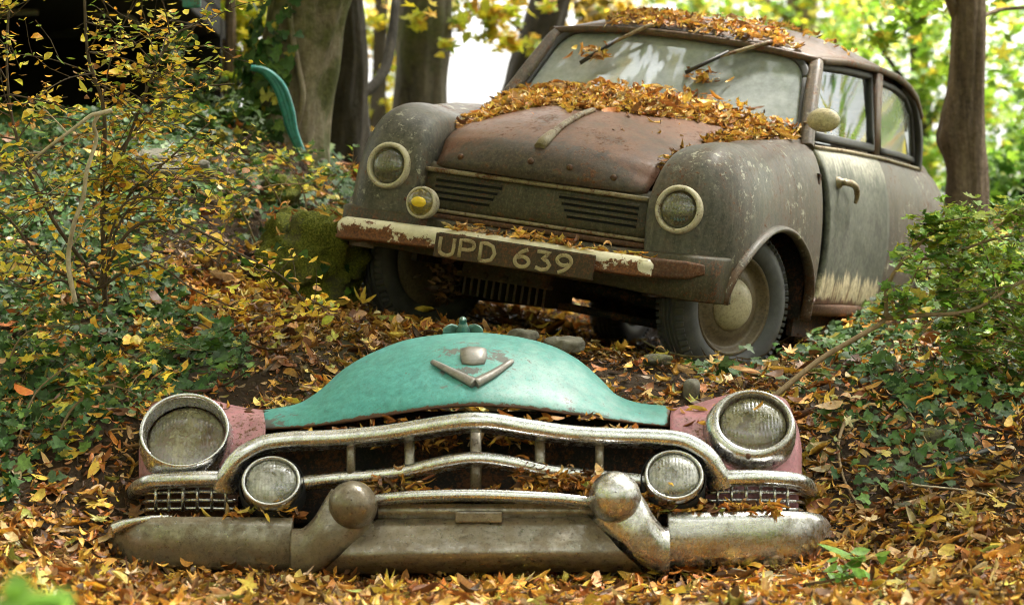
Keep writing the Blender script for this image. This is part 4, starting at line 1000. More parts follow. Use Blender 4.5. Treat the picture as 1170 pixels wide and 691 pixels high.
for s in (-1, 1):
    g_ = [rail(y) * V3([s, 1, 1]) + V3([s * .016, 0, .004]) for y in np.linspace(1.265, 2.42, 26)]
    mb = MB(); mb.sweep(g_, rrect(.020, .026, .007, 2)); mb.build('roof_gutter', 'roof_paint', car)
    # A pillar
    kx = 1. if s > 0 else .955
    mb = MB(); mb.sweep(cat([(s * .615 * kx, 1.01, .895), (s * .600 * kx, 1.045, .945), (s * .567 * kx, 1.13, 1.06), (s * .535 * kx, 1.225, 1.178), (s * .521 * kx, 1.262, 1.215)], 6), rrect(.052, .046, .018, 3), up=(0, -1, .4)); mb.build('front_pillar', 'body_paint', car)
    # B pillar and curved rear pillar, dark frames
    mb = MB(); mb.sweep([(s * .613, 1.845, .93), (s * .600, 1.85, 1.05), (s * .575, 1.853, 1.262)], rrect(.075, .03, .008, 2), up=(s, 0, .2)); mb.build('centre_pillar', 'roof_paint', car)
    cp = cat([(s * .563, 2.19, 1.245), (s * .584, 2.33, 1.205), (s * .597, 2.41, 1.12), (s * .604, 2.455, 1.03), (s * .606, 2.475, .94)], 6)
    mb = MB(); mb.sweep(cp, rrect(.055, .04, .012, 3), up=(s, 0, .2)); mb.build('rear_pillar', 'black_rubber', car)
    # window frames of black rubber: front door window and rear side window
    def wf(y, z):                                           # point on the leaning side plane
        xb = np.interp(y, YK, KV[:, 4, 0]); r_ = rail(y); k = (z - .92) / (r_[2] - .92); return V3([s * (xb + (r_[0] - xb) * k - .012), y, z])
    dw = [(1.085, .945), (1.80, .965), (1.80, 1.05), (1.805, 1.235), (1.60, 1.228), (1.315, 1.212), (1.20, 1.08)]
    pts = cat([wf(*q) for q in dw], 1, True)
    dense = [pts[i] + (pts[(i + 1) % len(pts)] - pts[i]) * f_ for i in range(len(pts)) for f_ in (0, .25, .5, .75)]; dense.append(dense[0])
    mb = MB(); mb.sweep(dense, rrect(.032, .030, .008, 2), up=(s, 0, .25)); mb.build('window_frame', 'black_rubber', car)
    gl = [[wf(y, zb + (zt - zb) * q) for q in (0, .5, 1)] for y, zb, zt in ((1.09, .95, .955), (1.2, .95, 1.085), (1.32, .952, 1.205), (1.55, .957, 1.215), (1.80, .965, 1.232))]
    mb = MB(); mb.grid(gl); mb.build('door_window', 'glass_clear', car, recalc=False)
    rw = [(1.90, .965), (2.2, .972), (2.43, .972), (2.40, 1.06), (2.35, 1.15), (2.25, 1.205), (2.1, 1.222), (1.90, 1.225)]
    pts = V3([wf(*q) for q in rw]); dense = [pts[i] + (pts[(i + 1) % len(pts)] - pts[i]) * f_ for i in range(len(pts)) for f_ in (0, .33, .66)]; dense.append(dense[0])
    mb = MB(); mb.sweep(dense, rrect(.026, .022, .007, 2), up=(s, 0, .25)); mb.build('window_frame', 'black_rubber', car)
    gl = [[wf(y, zb + (zt - zb) * q) for q in (0, .5, 1)] for y, zb, zt in ((1.9, .967, 1.222), (2.1, .97, 1.22), (2.25, .972, 1.2), (2.35, .972, 1.15), (2.42, .972, 1.02))]
    mb = MB(); mb.grid(gl); mb.build('rear_side_window', 'glass_rear', car, recalc=False)
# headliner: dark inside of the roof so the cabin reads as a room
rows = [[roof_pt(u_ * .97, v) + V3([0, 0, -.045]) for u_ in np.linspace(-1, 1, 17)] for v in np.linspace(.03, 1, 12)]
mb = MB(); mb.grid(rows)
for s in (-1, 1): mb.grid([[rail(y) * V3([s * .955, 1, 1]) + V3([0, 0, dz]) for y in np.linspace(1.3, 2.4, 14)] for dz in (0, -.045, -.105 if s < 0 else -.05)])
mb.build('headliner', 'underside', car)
# rear panel with the back window
bw = [[(u_ * np.interp(q, [0, 1], [.575, .55]), 2.44 + .26 * (1 - u_ * u_) - .02 * q + .08 * (1 - q), .94 + q * (.145 + .02 * (1 - u_ * u_))) for u_ in np.linspace(-1, 1, 17)] for q in np.linspace(0, 1, 6)]
mb = MB(); mb.grid(bw); mb.build('back_window', 'glass_clear', car, recalc=False)
bh = [[(u_ * .56, 2.43 + .26 * (1 - u_ * u_) - .02 * q, 1.08 + .02 * (1 - u_ * u_) + q * (.125 + .015 * (1 - u_ * u_))) for u_ in np.linspace(-1, 1, 17)] for q in np.linspace(0, 1, 5)]
mb = MB(); mb.grid(bh); mb.build('rear_panel', 'roof_paint', car, thick=.02)
# windscreen
def ws(u_, q, off=0.):
    xb, xt = .572, .492; y = 1.055 - .045 * (1 - u_ * u_) + q * (.205 - .02 * (1 - u_ * u_)); z = .925 + .055 * (1 - u_ * u_) + q * (.298 - .02 * (1 - u_ * u_))
    return V3([u_ * (xb + (xt - xb) * q) * (1 if u_ > 0 else .965), y - off, z + off * .6])
mb = MB(); mb.grid([[ws(u_ * .97, .02 + q * .96) for u_ in np.linspace(-1, 1, 25)] for q in np.linspace(0, 1, 9)]); mb.build('windscreen', 'glass_filmed', car, recalc=False)
def rring(n=10):
    r = .16; pts = []
    for cx, cy, a0 in ((1 - r, 1 - r * 1.6, 0), (-1 + r, 1 - r * 1.6, PI / 2), (-1 + r, r * 1.6, PI), (1 - r, r * 1.6, 1.5 * PI)):
        for k in range(n + 1):
            a = a0 + PI / 2 * k / n; pts.append((cx + r * math.cos(a), cy + r * 1.6 * math.sin(a)))
    out = []
    for i in range(len(pts)):
        a, b = V3(pts[i]), V3(pts[(i + 1) % len(pts)])
        m = max(1, int(np.linalg.norm(b - a) / .12))
        out += [a + (b - a) * k / m for k in range(m)]
    return out + [out[0]]
mb = MB(); mb.sweep([ws(a, b, .006) for a, b in rring()], rrect(.030, .020, .007, 3), up=(0, -1, .6)); mb.build('windscreen_rubber', 'black_rubber', car)
# wipers hang from the header
for xt, xb in ((-.12, -.33), (.33, .105)):
    p0 = roof_pt(xt / .52, 0) + V3([0, -.02, .004]); u1, q1 = xb / .54, .42 if xt < 0 else .40
    p1 = ws(u1, q1, .035); pm = ws((xt * .45 + xb * .55) / .52, .70, .035)
    mb = MB(); mb.tube(cat([p0 + V3([.02, .03, .012]), p0, pm], 5), np.linspace(.011, .006, 11), 8); wo = mb.build('wiper', 'trim_brass', car)
    d = p1 - pm; mb = MB(); mb.sweep([pm - d * .25, pm + d * .5, p1], rrect(.010, .016, .003, 2), up=(0, -1, .6)); mb.build('blade', 'black_rubber', wo)
# mirror on its stalk
mb = MB(); mb.tube([(.575, 1.06, .985), (.65, .93, .985), (.70, .86, .985)], .005, 8)
mo = mb.build('wing_mirror', 'trim_brass', car)
mb = MB(); mb.lathe([(.0, .026), (.03, .024), (.047, .012), (.054, .0), (.05, -.008), (.0, -.01)], (.728, .80, .987), (-.25, -1, .08), 32, (1.25, .78)); mb.build('mirror_shell', 'hubcap', mo)
# dashboard and seats glimpsed through the glass
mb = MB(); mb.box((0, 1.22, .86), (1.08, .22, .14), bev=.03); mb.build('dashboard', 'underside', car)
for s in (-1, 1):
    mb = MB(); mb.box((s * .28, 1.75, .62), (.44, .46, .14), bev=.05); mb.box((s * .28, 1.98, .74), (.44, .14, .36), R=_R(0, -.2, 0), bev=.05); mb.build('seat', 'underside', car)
# floor pan, bulkhead, sump and front axle, with pieces added to block light
mb = MB(); mb.box((0, 1.75, .345), (1.30, 1.55, .03)); mb.box((0, .98, .62), (1.1, .03, .52)); mb.box((0, .56, .63), (.80, .86, .03)); 
for s in (-1, 1):
    mb.box((s * .57, .985, .55), (.24, .02, .52)); mb.box((s * .425, .56, .47), (.02, .86, .34)); mb.box((s * .655, 1.6, .29), (.02, 1.2, .12)); mb.box((s * .57, 2.0, .55), (.24, .02, .5))  # wheel-well and side panels added to keep light out of the arches
mb.box((0, 2.25, .27), (1.0, .5, .16), bev=.03); mb.box((0, 1.5, .29), (.5, .8, .10), bev=.03)  # low boxes added to stop light coming through under the car
mb.build('floor_and_light_blocks', 'underside', car)
sm = MB(); sm.box((-.17, .47, .305), (.34, .26, .075), bev=.012)
for k in range(12): sm.box((-.32 + k * .0275, .465, .242), (.010, .25, .07), bev=.002)
sm.box((-.17, .345, .275), (.36, .012, .012)); 
for k in range(5): sm.lathe([(.012, 0), (.012, .012), (0, .014)], (-.32 + k * .075, .345, .285), (0, -1, 0), 8)
sm.build('gearbox_sump', 'sump_metal', car)
mb = MB(); mb.tube([(-.5, .55, .26), (0, .56, .30), (.5, .55, .26)], .022, 10); mb.tube([(-.5, .50, .20), (0, .46, .22), (.5, .50, .20)], .014, 8); mb.tube([(0, .6, .3), (.05, 2.5, .3)], .035, 10); mb.build('front_axle', 'underside', car)

# wheels: pressed disc, tyre with a toothed shoulder, domed cap
def wheel(c, steer, sd):
    o = bpy.data.objects.new('wheel', None)
    R0 = .262; mb = MB()
    prof = [(.176, .035), (.174, .052), (.168, .058), (.160, .050), (.152, .030), (.142, .022), (.120, .036), (.095, .044), (.080, .040), (.0, .040)]
    mb.lathe(prof, (0, 0, 0), (1, 0, 0), 56); mb.lathe([(.176, .035), (.17, -.06), (.10, -.05), (.0, -.05)], (0, 0, 0), (1, 0, 0), 40)
    w = mb.build('wheel', 'wheel_paint', car)
    ty = MB(); ty.lathe([(.170, .046), (.178, .060), (.195, .068), (.215, .071), (.232, .066), (.246, .058), (.258, .045), (R0, .030), (R0 + .002, 0), (R0, -.030), (.258, -.045), (.246, -.058), (.215, -.071), (.178, -.06), (.170, -.046)], (0, 0, 0), (1, 0, 0), 72)
    for k in range(72):                                     # shoulder lugs
        a = 2 * PI * k / 72; ca, sa = math.cos(a), math.sin(a)
        Rm = np.array([[1, 0, 0], [0, ca, -sa], [0, sa, ca]])
        for s_ in (-1, 1):
            ty.box(Rm @ np.array([s_ * .049, 0, .2545]), (.026, .0125, .022), R=Rm @ _R(0, 0, s_ * .75))
    for k in (-1, 0, 1):
        ty.lathe([(R0 - .004, -.0065), (R0 + .0055, -.0055), (R0 + .0055, .0055), (R0 - .004, .0065)], (k * .019, 0, 0), (1, 0, 0), 72)
    t_ = ty.build('tyre', 'tyre_rubber', w)
    hc = MB(); hc.lathe([(.089, .036), (.090, .044), (.087, .050), (.079, .062), (.064, .073), (.046, .080), (.026, .084), (.0, .0855)], (0, 0, 0), (1, 0, 0), 48)
    h_ = hc.build('hubcap', 'hubcap', w)
    w.location = c
    w.rotation_euler = (0, 0, steer) if sd > 0 else (0, 0, PI + steer)
    bpy.data.objects.remove(o)
    return w
wheel((.555, .540, .312), -math.radians(25), 1)
wheel((-.575, .545, .315), -math.radians(25), -1)
wheel((.575, 2.55, .315), 0, 1)
wheel((-.575, 2.55, .315), 0, -1)
# ================================================================== plants, stones, leaves
def ray_ground(px, py, y0=6.3, y1=16.5):
    ys = np.linspace(y0, y1, 900); P = np.array([W(px, py, y) for y in ys])
    d = P[:, 2] - ground_z(P[:, 0], P[:, 1])
    i = np.argmax(d <= 0)
    return P[i] if (d <= 0).any() else P[-1]
def to_px(P):
    P = np.asarray(P); return 585 + F * P[..., 0] / P[..., 1], 345.5 - F * (P[..., 2] - CZ) / P[..., 1]
def in_poly(px, py, poly):
    c = np.zeros(px.shape, bool); n = len(poly)
    for i in range(n):
        x0, y0 = poly[i]; x1, y1 = poly[(i + 1) % n]
        hit = ((y0 > py) != (y1 > py)) & (px < (x1 - x0) * (py - y0) / (y1 - y0 + 1e-9) + x0); c ^= hit
    return c
def nz(P, s, off=0.): return np.array([mnoise.noise((p[0] * s, p[1] * s, off)) for p in P])

IVY_L = [(-300, 90), (200, 90), (300, 110), (430, 250), (400, 275), (300, 285), (190, 300), (200, 340), (280, 400), (290, 435), (240, 458), (150, 475), (90, 545), (-20, 600), (-300, 600)]
IVY_R = [(770, 405), (850, 385), (920, 352), (1060, 300), (1170, 270), (1400, 270), (1400, 470), (1170, 480), (1130, 520), (1085, 560), (1030, 560), (985, 590), (945, 560), (925, 480), (880, 445), (790, 436)]
BARE = [(640, 395), (770, 400), (800, 440), (740, 455), (690, 440)]

# ---- leaf litter
m = 255000
P = np.stack([rng.uniform(-3.9, 3.9, m), 6.75 + (13.5 - 6.75) * rng.uniform(0, 1, m) ** 1.5], 1)
Z = ground_z(P[:, 0], P[:, 1]); PX, PY = to_px(np.stack([P[:, 0], P[:, 1], Z], 1))
cl = np.linalg.inv(CR) @ (np.stack([P[:, 0], P[:, 1], Z], 1) - CT).T
under = (np.abs(cl[0]) < .62) & (cl[1] > .35) & (cl[1] < 3.1)
iv = in_poly(PX, PY, IVY_L) | in_poly(PX, PY, IVY_R)
pr = np.where(iv, .24, .8) * np.where(in_poly(PX, PY, [(-300, 60), (330, 60), (400, 230), (290, 280), (-300, 280)]), .35, 1) * np.where(in_poly(PX, PY, BARE), .42, 1) * np.where(under, .12, 1) * ((PX > -160) & (PX < 1330))
pr *= np.clip(.85 + 1.2 * nz(P, 1.6, 5.), .3, 1.25)
P = P[rng.uniform(0, 1, m) < pr]; m = len(P)
nrm = ground_n(P[:, 0], P[:, 1])
pos = np.stack([P[:, 0], P[:, 1], ground_z(P[:, 0], P[:, 1])], 1) + nrm * (np.abs(rng.normal(0, .018, m)) + .008)[:, None]
col = palette(m, DEAD, DEADW, .35); patch = np.clip(.95 + .9 * nz(P, 1.1, 9.), .45, 1.35)[:, None]; col = np.clip(col * patch, .004, .9)
big = rng.uniform(0, 1, m) < .10
size = np.where(big, rng.uniform(.075, .115, m), rng.lognormal(math.log(.0355), .34, m))
o = scatter('fallen_leaves', 'dead_leaf', P_DEAD, pos, nrm, size, col, .5)
tag(o, 'thick litter of curled orange, yellow and brown leaves over the whole bank', 'leaf litter', kind='stuff')

# broad leaves of other trees, and small broken bits that hide the soil between
k = rng.choice(m, 1500, replace=False)
o = scatter('broad_fallen_leaves', 'dead_leaf', P_BROAD, pos[k] + nrm[k] * .012, nrm[k], np.minimum(rng.lognormal(math.log(.055), .22, 1500), .08), palette(1500, [(.62, .44, .07), (.50, .26, .05), (.30, .14, .05), (.40, .36, .08), (.58, .44, .24)], [1, 1, 1, .6, .8], .3), .4)
tag(o, 'broad yellow and brown leaves strewn among the curled ones', 'leaf litter', kind='stuff')
m2 = 60000; P2 = np.stack([rng.uniform(-3.6, 3.6, m2), 6.9 + 5.6 * rng.uniform(0, 1, m2) ** 1.4], 1); n2_ = ground_n(P2[:, 0], P2[:, 1])
o = scatter('leaf_crumbs', 'dead_leaf', P_DEAD, np.stack([P2[:, 0], P2[:, 1], ground_z(P2[:, 0], P2[:, 1])], 1) + n2_ * rng.uniform(.002, .03, (m2, 1)), n2_, rng.lognormal(math.log(.020), .35, m2), palette(m2, [(.10, .05, .02), (.22, .11, .035), (.36, .20, .06), (.05, .028, .014), (.30, .24, .14)], [1, 1, .8, .8, .5], .35), .8)
tag(o, 'dark broken crumbs of leaf and bark on the soil', 'leaf litter', kind='stuff')
k = rng.choice(m2, 2200, replace=False)
o = scatter('twig_litter', 'dead_leaf', P_TWIG, np.stack([P2[k, 0], P2[k, 1], ground_z(P2[k, 0], P2[k, 1])], 1) + n2_[k] * rng.uniform(.02, .05, (2200, 1)), n2_[k], rng.lognormal(math.log(.11), .4, 2200), palette(2200, [(.16, .11, .06), (.30, .22, .13), (.08, .05, .03)], [1, .8, 1], .3), .3)
tag(o, 'thin broken twigs and leaf stalks among the dead leaves', 'twigs', kind='stuff')

# ---- ivy carpets
def ivy(name, poly, n, dens_noise, label, thr, sz, cols, wts, hmax):
    P = np.stack([rng.uniform(-3.9, 3.9, n), rng.uniform(7.3, 13., n)], 1)
    Z = ground_z(P[:, 0], P[:, 1]); PX, PY = to_px(np.stack([P[:, 0], P[:, 1], Z], 1))
    k = in_poly(PX, PY, poly) & (PX > -150) & (PX < 1330) & (nz(P, dens_noise, 2.) + .4 * nz(P, dens_noise * 3, 4.) + rng.uniform(-.25, .25, n) > thr)
    cl = np.linalg.inv(CR) @ (np.stack([P[:, 0], P[:, 1], Z], 1) - CT).T
    k &= ~((np.abs(cl[0]) < .74) & (cl[1] > .15) & (cl[1] < 3.2))
    P = P[k]; m = len(P); nr = ground_n(P[:, 0], P[:, 1])
    nr2 = nr + np.array([0, -.55, .1]); nr2 /= np.linalg.norm(nr2, axis=1, keepdims=True)
    h = rng.uniform(.015, hmax, m) * np.clip(.6 + 1.2 * nz(P, 3., 8.), .2, 1.5)
    pos = np.stack([P[:, 0], P[:, 1], ground_z(P[:, 0], P[:, 1])], 1) + nr * h[:, None]
    o = scatter(name, 'ivy_leaf', P_IVY, pos, nr2, rng.lognormal(math.log(sz), .3, m), palette(m, cols, wts, .3), .55)
    return tag(o, label, 'ivy', kind='stuff')
IVC = [(.022, .058, .011), (.038, .090, .018), (.055, .115, .032), (.085, .155, .026), (.34, .30, .045)]
ivy('ground_ivy', IVY_L, 120000, 1.5, 'dark green ivy trailing over the left-hand bank', -.26, .029, IVC, (.35, .3, .2, .12, .03), .09)
ivy('ground_ivy', IVY_R, 75000, 1.9, 'ivy and low green leaves trailing over the slope right of the cars', -.08, .031, [(.026, .066, .014), (.050, .11, .020), (.085, .155, .026), (.06, .11, .04), (.27, .25, .04)], (.3, .3, .2, .15, .05), .09)

# ---- leaves lying on the cars
def car_leaves(name, pts, nrm, sz, label, tilt=.55, cols=None):
    pts = np.array(pts); m = len(pts)
    w = pts @ CR.T + CT; n_ = np.array(nrm) @ CR.T
    c = palette(m, [(.60, .34, .07), (.44, .19, .04), (.70, .47, .09), (.15, .07, .025), (.60, .42, .19), (.28, .11, .028)], [.28, .18, .18, .09, .2, .07], .35) if cols is None else cols
    b = w.mean(0)
    o = scatter(name, 'dead_leaf', P_DEAD, w, n_, rng.lognormal(math.log(sz), .3, m), c, tilt, base=b)
    return tag(o, label, 'leaf litter', kind='stuff')
pts = []; nr = []
while len(pts) < 3600:
    u_ = rng.uniform(-1., 1.04); v = rng.uniform(.18, 1.02)
    lim = .70 - .13 * math.sin((u_ + 1) * 2.2) + .10 * mnoise.noise((u_ * 4, 3, 1)) - (.30 if u_ > .80 else 0) * min(1, (u_ - .80) / .1) - .34 * min(1., max(0., (-u_ - .52) / .42))
    if v < lim and not (rng.uniform() < .012 and v > .35): continue
    p = hood_z(np.clip(u_, -1, 1), min(v, 1.)); e = min(1, (v - lim) / .16)
    th = .010 + .036 * e * (0.35 + .65 * max(0, min(1, (v - .6) / .3)))
    if v > .98: th += .02
    p = p + V3([0, (v - 1) * .98 if v > 1 else 0, rng.uniform(.004, 1) * th]); pts.append(p); nr.append((0, -.25, 1))
for _ in range(70):                                          # a trail along the right-hand seam
    v = rng.uniform(.10, .62); p = hood_z(1., v) + V3([rng.normal(-.004, .02), 0, rng.uniform(.006, .025)]); pts.append(p); nr.append((0, -.2, 1))
for _ in range(26):
    v = rng.uniform(.26, .60); p = hood_z(-1., v) + V3([rng.normal(.02, .03), 0, rng.uniform(.008, .03)]); pts.append(p); nr.append((0, -.2, 1))
car_leaves('leaves_on_bonnet', pts, nr, .047, 'heap of dry leaves on the rear of the rusty bonnet under the windscreen')
pts = []; nr = []
while len(pts) < 760:
    u_ = rng.uniform(-.62, .97); v = abs(rng.normal(.0, .10)) if rng.uniform() < .62 else rng.uniform(0, .55)
    if mnoise.noise((u_ * 3.2, v * 7, 7)) < .02 + .25 * (u_ > .72) - .15 * (u_ < .35) and not (v < .10 and -.40 < u_ < .62 and rng.uniform() < .8): continue
    pts.append(roof_pt(u_, min(v, 1)) + V3([0, -.01 * (v < .02), rng.uniform(.004, .020)])); nr.append((0, -.15, 1))
car_leaves('leaves_on_roof', pts, nr, .044, 'dry leaves scattered over the front of the rusty car roof')
pts = []; nr = []
for _ in range(230):
    x = rng.uniform(-.22, .50)
    if .30 < x < .36 and rng.uniform() < .5: continue
    pts.append((x, rng.uniform(-.085, -.01) + .02 * (x > .3), .423 + abs(rng.normal(0, .012)) - .012 * (x > .33))); nr.append((0, -.2, 1))
car_leaves('leaves_on_bumper', pts, nr, .042, 'dry leaves caught along the top of the cream bumper', .7)
pts = [(-.40 + rng.normal(0, .05) * (1.2 - q), .36 + rng.normal(0, .03), .34 - .17 * q) for q in rng.uniform(0, 1, 170) ** .8]
car_leaves('hanging_leaf_clump', pts, [(0, -1, .3)] * len(pts), .042, 'clump of brown leaves hanging below the cream bumper', 1.0, palette(len(pts), [(.14, .08, .04), (.24, .13, .06), (.07, .04, .02)], [1, 1, 1]))
for xb, zb, yb, n_ in ((-.285, 1.145, 1.135, 34), (.165, 1.105, 1.135, 40)):
    pts = [(xb + rng.normal(0, .035), yb - .04 + rng.normal(0, .01), zb + rng.normal(0, .014) + .0) for _ in range(n_)]
    car_leaves('leaves_on_wiper', pts, [(0, -.8, .6)] * n_, .045, 'leaves caught on the %s wiper' % ('left-hand' if xb < 0 else 'right-hand'), .8)
pts = [(rng.uniform(.50, .58), rng.uniform(1.12, 1.78), .955 + abs(rng.normal(0, .022))) for _ in range(160)]
car_leaves('leaves_inside_door', pts, [(.3, 0, 1)] * 160, .05, 'brown leaves piled inside the car along the side window', .8, palette(160, [(.20, .10, .03), (.32, .17, .05), (.10, .05, .02)], [1, 1, 1]))

def pile(name, spots, label, sz=.05, tilt=.6):
    pts = []
    for px, py, Y, sx, sy, sz_, n_ in spots:
        c = W(px, py, Y)
        for _ in range(n_): pts.append(c + np.array([rng.uniform(-1, 1) * sx * Y / F, rng.uniform(-1, 1) * sy, abs(rng.normal(0, sz_))]))
    pts = np.array(pts); m = len(pts)
    o = scatter(name, 'dead_leaf', P_DEAD, pts, np.tile([0, -.25, 1.], (m, 1)), np.minimum(rng.lognormal(math.log(sz), .3, m), .072), palette(m, DEAD, DEADW, .3), tilt, base=pts.mean(0))
    return tag(o, label, 'leaf litter', kind='stuff')
pile('leaves_on_chrome', [(560, 567, 8.045, 120, .04, .012, 60), (640, 564, 8.03, 50, .035, .034, 170), (740, 583, 8.04, 34, .035, .024, 130), (810, 586, 8.05, 80, .025, .012, 150), (455, 568, 8.03, 38, .035, .03, 100), (300, 590, 8.05, 40, .04, .016, 60), (215, 596, 8.08, 30, .03, .010, 22)],
     'dry leaves heaped on the chrome bumper in front of the grille')
pile('leaves_on_teal_bonnet', [(730, 462, 8.62, 40, .10, .012, 70), (690, 450, 8.72, 16, .05, .015, 26), (330, 463, 8.62, 36, .10, .012, 60), (365, 447, 8.75, 16, .06, .012, 26)], 'leaves drifted onto the back edge of the teal bonnet')
pile('leaves_on_wing', [(790, 472, 8.36, 26, .08, .008, 22), (795, 486, 8.24, 16, .03, .006, 6), (270, 472, 8.36, 16, .06, .006, 5)], 'a few leaves on the pink wings beside the headlights')
pile('leaves_in_grille', [(600, 508, 8.26, 60, .05, .02, 80), (480, 512, 8.26, 50, .05, .02, 60), (480, 484, 8.14, 60, .02, .006, 22), (620, 480, 8.13, 70, .02, .006, 26), (390, 494, 8.15, 50, .02, .006, 12), (720, 492, 8.15, 40, .02, .005, 14)], 'brown leaves lodged inside the chrome grille', .045)
# two single leaves on the right-hand headlight
hp = np.array([W(866, 466, 8.10), W(847, 452, 8.17)]); 
o = scatter('leaf_on_lamp', 'dead_leaf', P_DEAD[:2], hp[:1], np.array([[0, -.86, .5]]), .055, np.array([[.55, .30, .05]]), .15, base=hp[0], yaw=np.array([1.1])); tag(o, 'single ochre leaf stuck on the glass of the right chrome headlight', 'leaf')

# ---- stones
def stone(name, px, py, wpx, hpx, mat, label, seed, Y=None, dpt=1., group=None, jag=.25, sink=.25):
    c = ray_ground(px, py) if Y is None else W(px, py, Y)
    w = wpx * c[1] / F / 2; h = hpx * c[1] / F / 2
    bm = bmesh.new(); bmesh.ops.create_icosphere(bm, subdivisions=5 if wpx >= 90 else 3, radius=1)
    for v in bm.verts:
        p = v.co.copy(); q = p * 1.3 + Vector((seed * 3.7, seed * 1.9, seed))
        k = 1 + jag * mnoise.noise(q) + jag * .5 * mnoise.noise(q * 2.7) + jag * .22 * mnoise.noise(q * 7)
        b = max(abs(p.x), abs(p.y), abs(p.z)); k *= (1 / b) ** (.45 if wpx < 90 else .12) * .86 * (1 + (.05 * mnoise.noise(q * 15) if wpx >= 90 else 0))
        v.co = Vector((p.x * w * k, p.y * w * dpt * k, p.z * h * k))
    me = bpy.data.meshes.new(name); bm.to_mesh(me); bm.free()
    me.polygons.foreach_set('use_smooth', [True] * len(me.polygons)); me.materials.append(MATS[mat])
    o = bpy.data.objects.new(name, me); C.objects.link(o); o.location = (c[0], c[1] + w * .3, c[2] + h * (1 - 2 * sink) * .5)
    o.rotation_euler = (0, 0, seed * 1.3)
    return tag(o, label, 'stone' if wpx < 90 else 'boulder', group)
stone('boulder', 356, 300, 138, 140, 'boulder_moss', 'big mossy boulder beside the front wheel of the rusty car', 3, Y=10.15, jag=.34, sink=.5)
stone('boulder', 300, 232, 100, 90, 'stone_mossy', 'mossy rock half hidden by ivy above the boulder', 8, Y=10.9, jag=.4, sink=.5)
stone('boulder', 190, 205, 120, 70, 'stone_grey', 'grey rock outcrop in the ivy behind the yellow shrub', 11, Y=10.75, jag=.4, sink=.5)
for i, a in enumerate([(598, 386, 44, 18, 'stone_grey', 'flat stone just behind the crest of the teal bonnet', 9.35), (645, 398, 56, 24, 'stone_grey', 'squarish stone between the teal bonnet and the tyre', 9.3), (752, 413, 40, 16, 'stone_mossy', 'low stone against the tread of the front tyre', 9.25),
      (790, 450, 28, 30, 'stone_grey', 'pale pointed stone behind the right pink wing', 8.95), (438, 362, 40, 18, 'stone_grey', 'pale stone below the shadowed left tyre', None), (400, 372, 40, 20, 'stone_mossy', 'small mossy stone at the foot of the boulder', None),
      (402, 674, 64, 18, 'stone_grey', 'flat grey stone under the left bullet of the bumper', None), (468, 668, 30, 12, 'stone_grey', 'little stone in the shadow below the bumper centre', None), (578, 671, 40, 14, 'stone_grey', 'rounded stone below the middle of the bumper', None), (648, 668, 42, 14, 'stone_grey', 'flat stone below the right part of the bumper centre', None), (720, 662, 46, 20, 'stone_mossy', 'stone under the right bumper guard', None),
      (938, 690, 88, 30, 'stone_mossy', 'mossy stone at the very bottom edge, right of the bumper', None), (1012, 672, 36, 26, 'bark_brown', 'brown rough stump of wood among leaves at lower right', None), (1072, 640, 34, 16, 'stone_grey', 'small grey stone among leaves at lower right', None), (1000, 652, 40, 12, 'stone_grey', 'flat slate right of the chrome bumper end', None),
      (1035, 588, 52, 28, 'stone_mossy', 'dark mossy stone in the hollow below the right shrub', None), (1065, 506, 50, 30, 'stone_mossy', 'mossy stone above the black plastic strip', None), (1105, 668, 36, 10, 'stone_grey', 'thin slate near the lower right corner', None), (940, 432, 40, 22, 'stone_mossy', 'small brown stone beneath the leaning branch', None)]):
    px, py, w_, h_, mt, lb, Y = a
    stone('stone', px, py, w_, h_, mt, lb, i + 20, Y=Y, dpt=.8)

# leaves and ivy caught on the mossy boulder
bd = [o_ for o_ in C.objects if o_.name == 'boulder'][0]; vv = [v for v in bd.data.vertices if v.normal.z > .1 or v.normal.y < -.5]
k_ = rng.choice(len(vv), 190, replace=False); Rb = bd.rotation_euler.to_matrix()
bp_ = np.array([Rb @ vv[i].co + bd.location + (Rb @ vv[i].normal) * .012 for i in k_]); bn_ = np.array([Rb @ vv[i].normal for i in k_])
sel = bn_[:, 2] > .45
o = scatter('leaves_on_boulder', 'dead_leaf', P_DEAD, bp_[sel], bn_[sel], .045, palette(int(sel.sum()), DEAD, DEADW, .3), .4); tag(o, 'dead leaves caught on top of the mossy boulder', 'leaf litter', kind='stuff')
o = scatter('ivy_on_boulder', 'ivy_leaf', P_IVY, bp_[~sel][:60], bn_[~sel][:60], .036, palette(60, IVC, (.35, .3, .2, .12, .03), .3), .4); tag(o, 'a few ivy leaves across the face of the mossy boulder', 'ivy', kind='stuff')

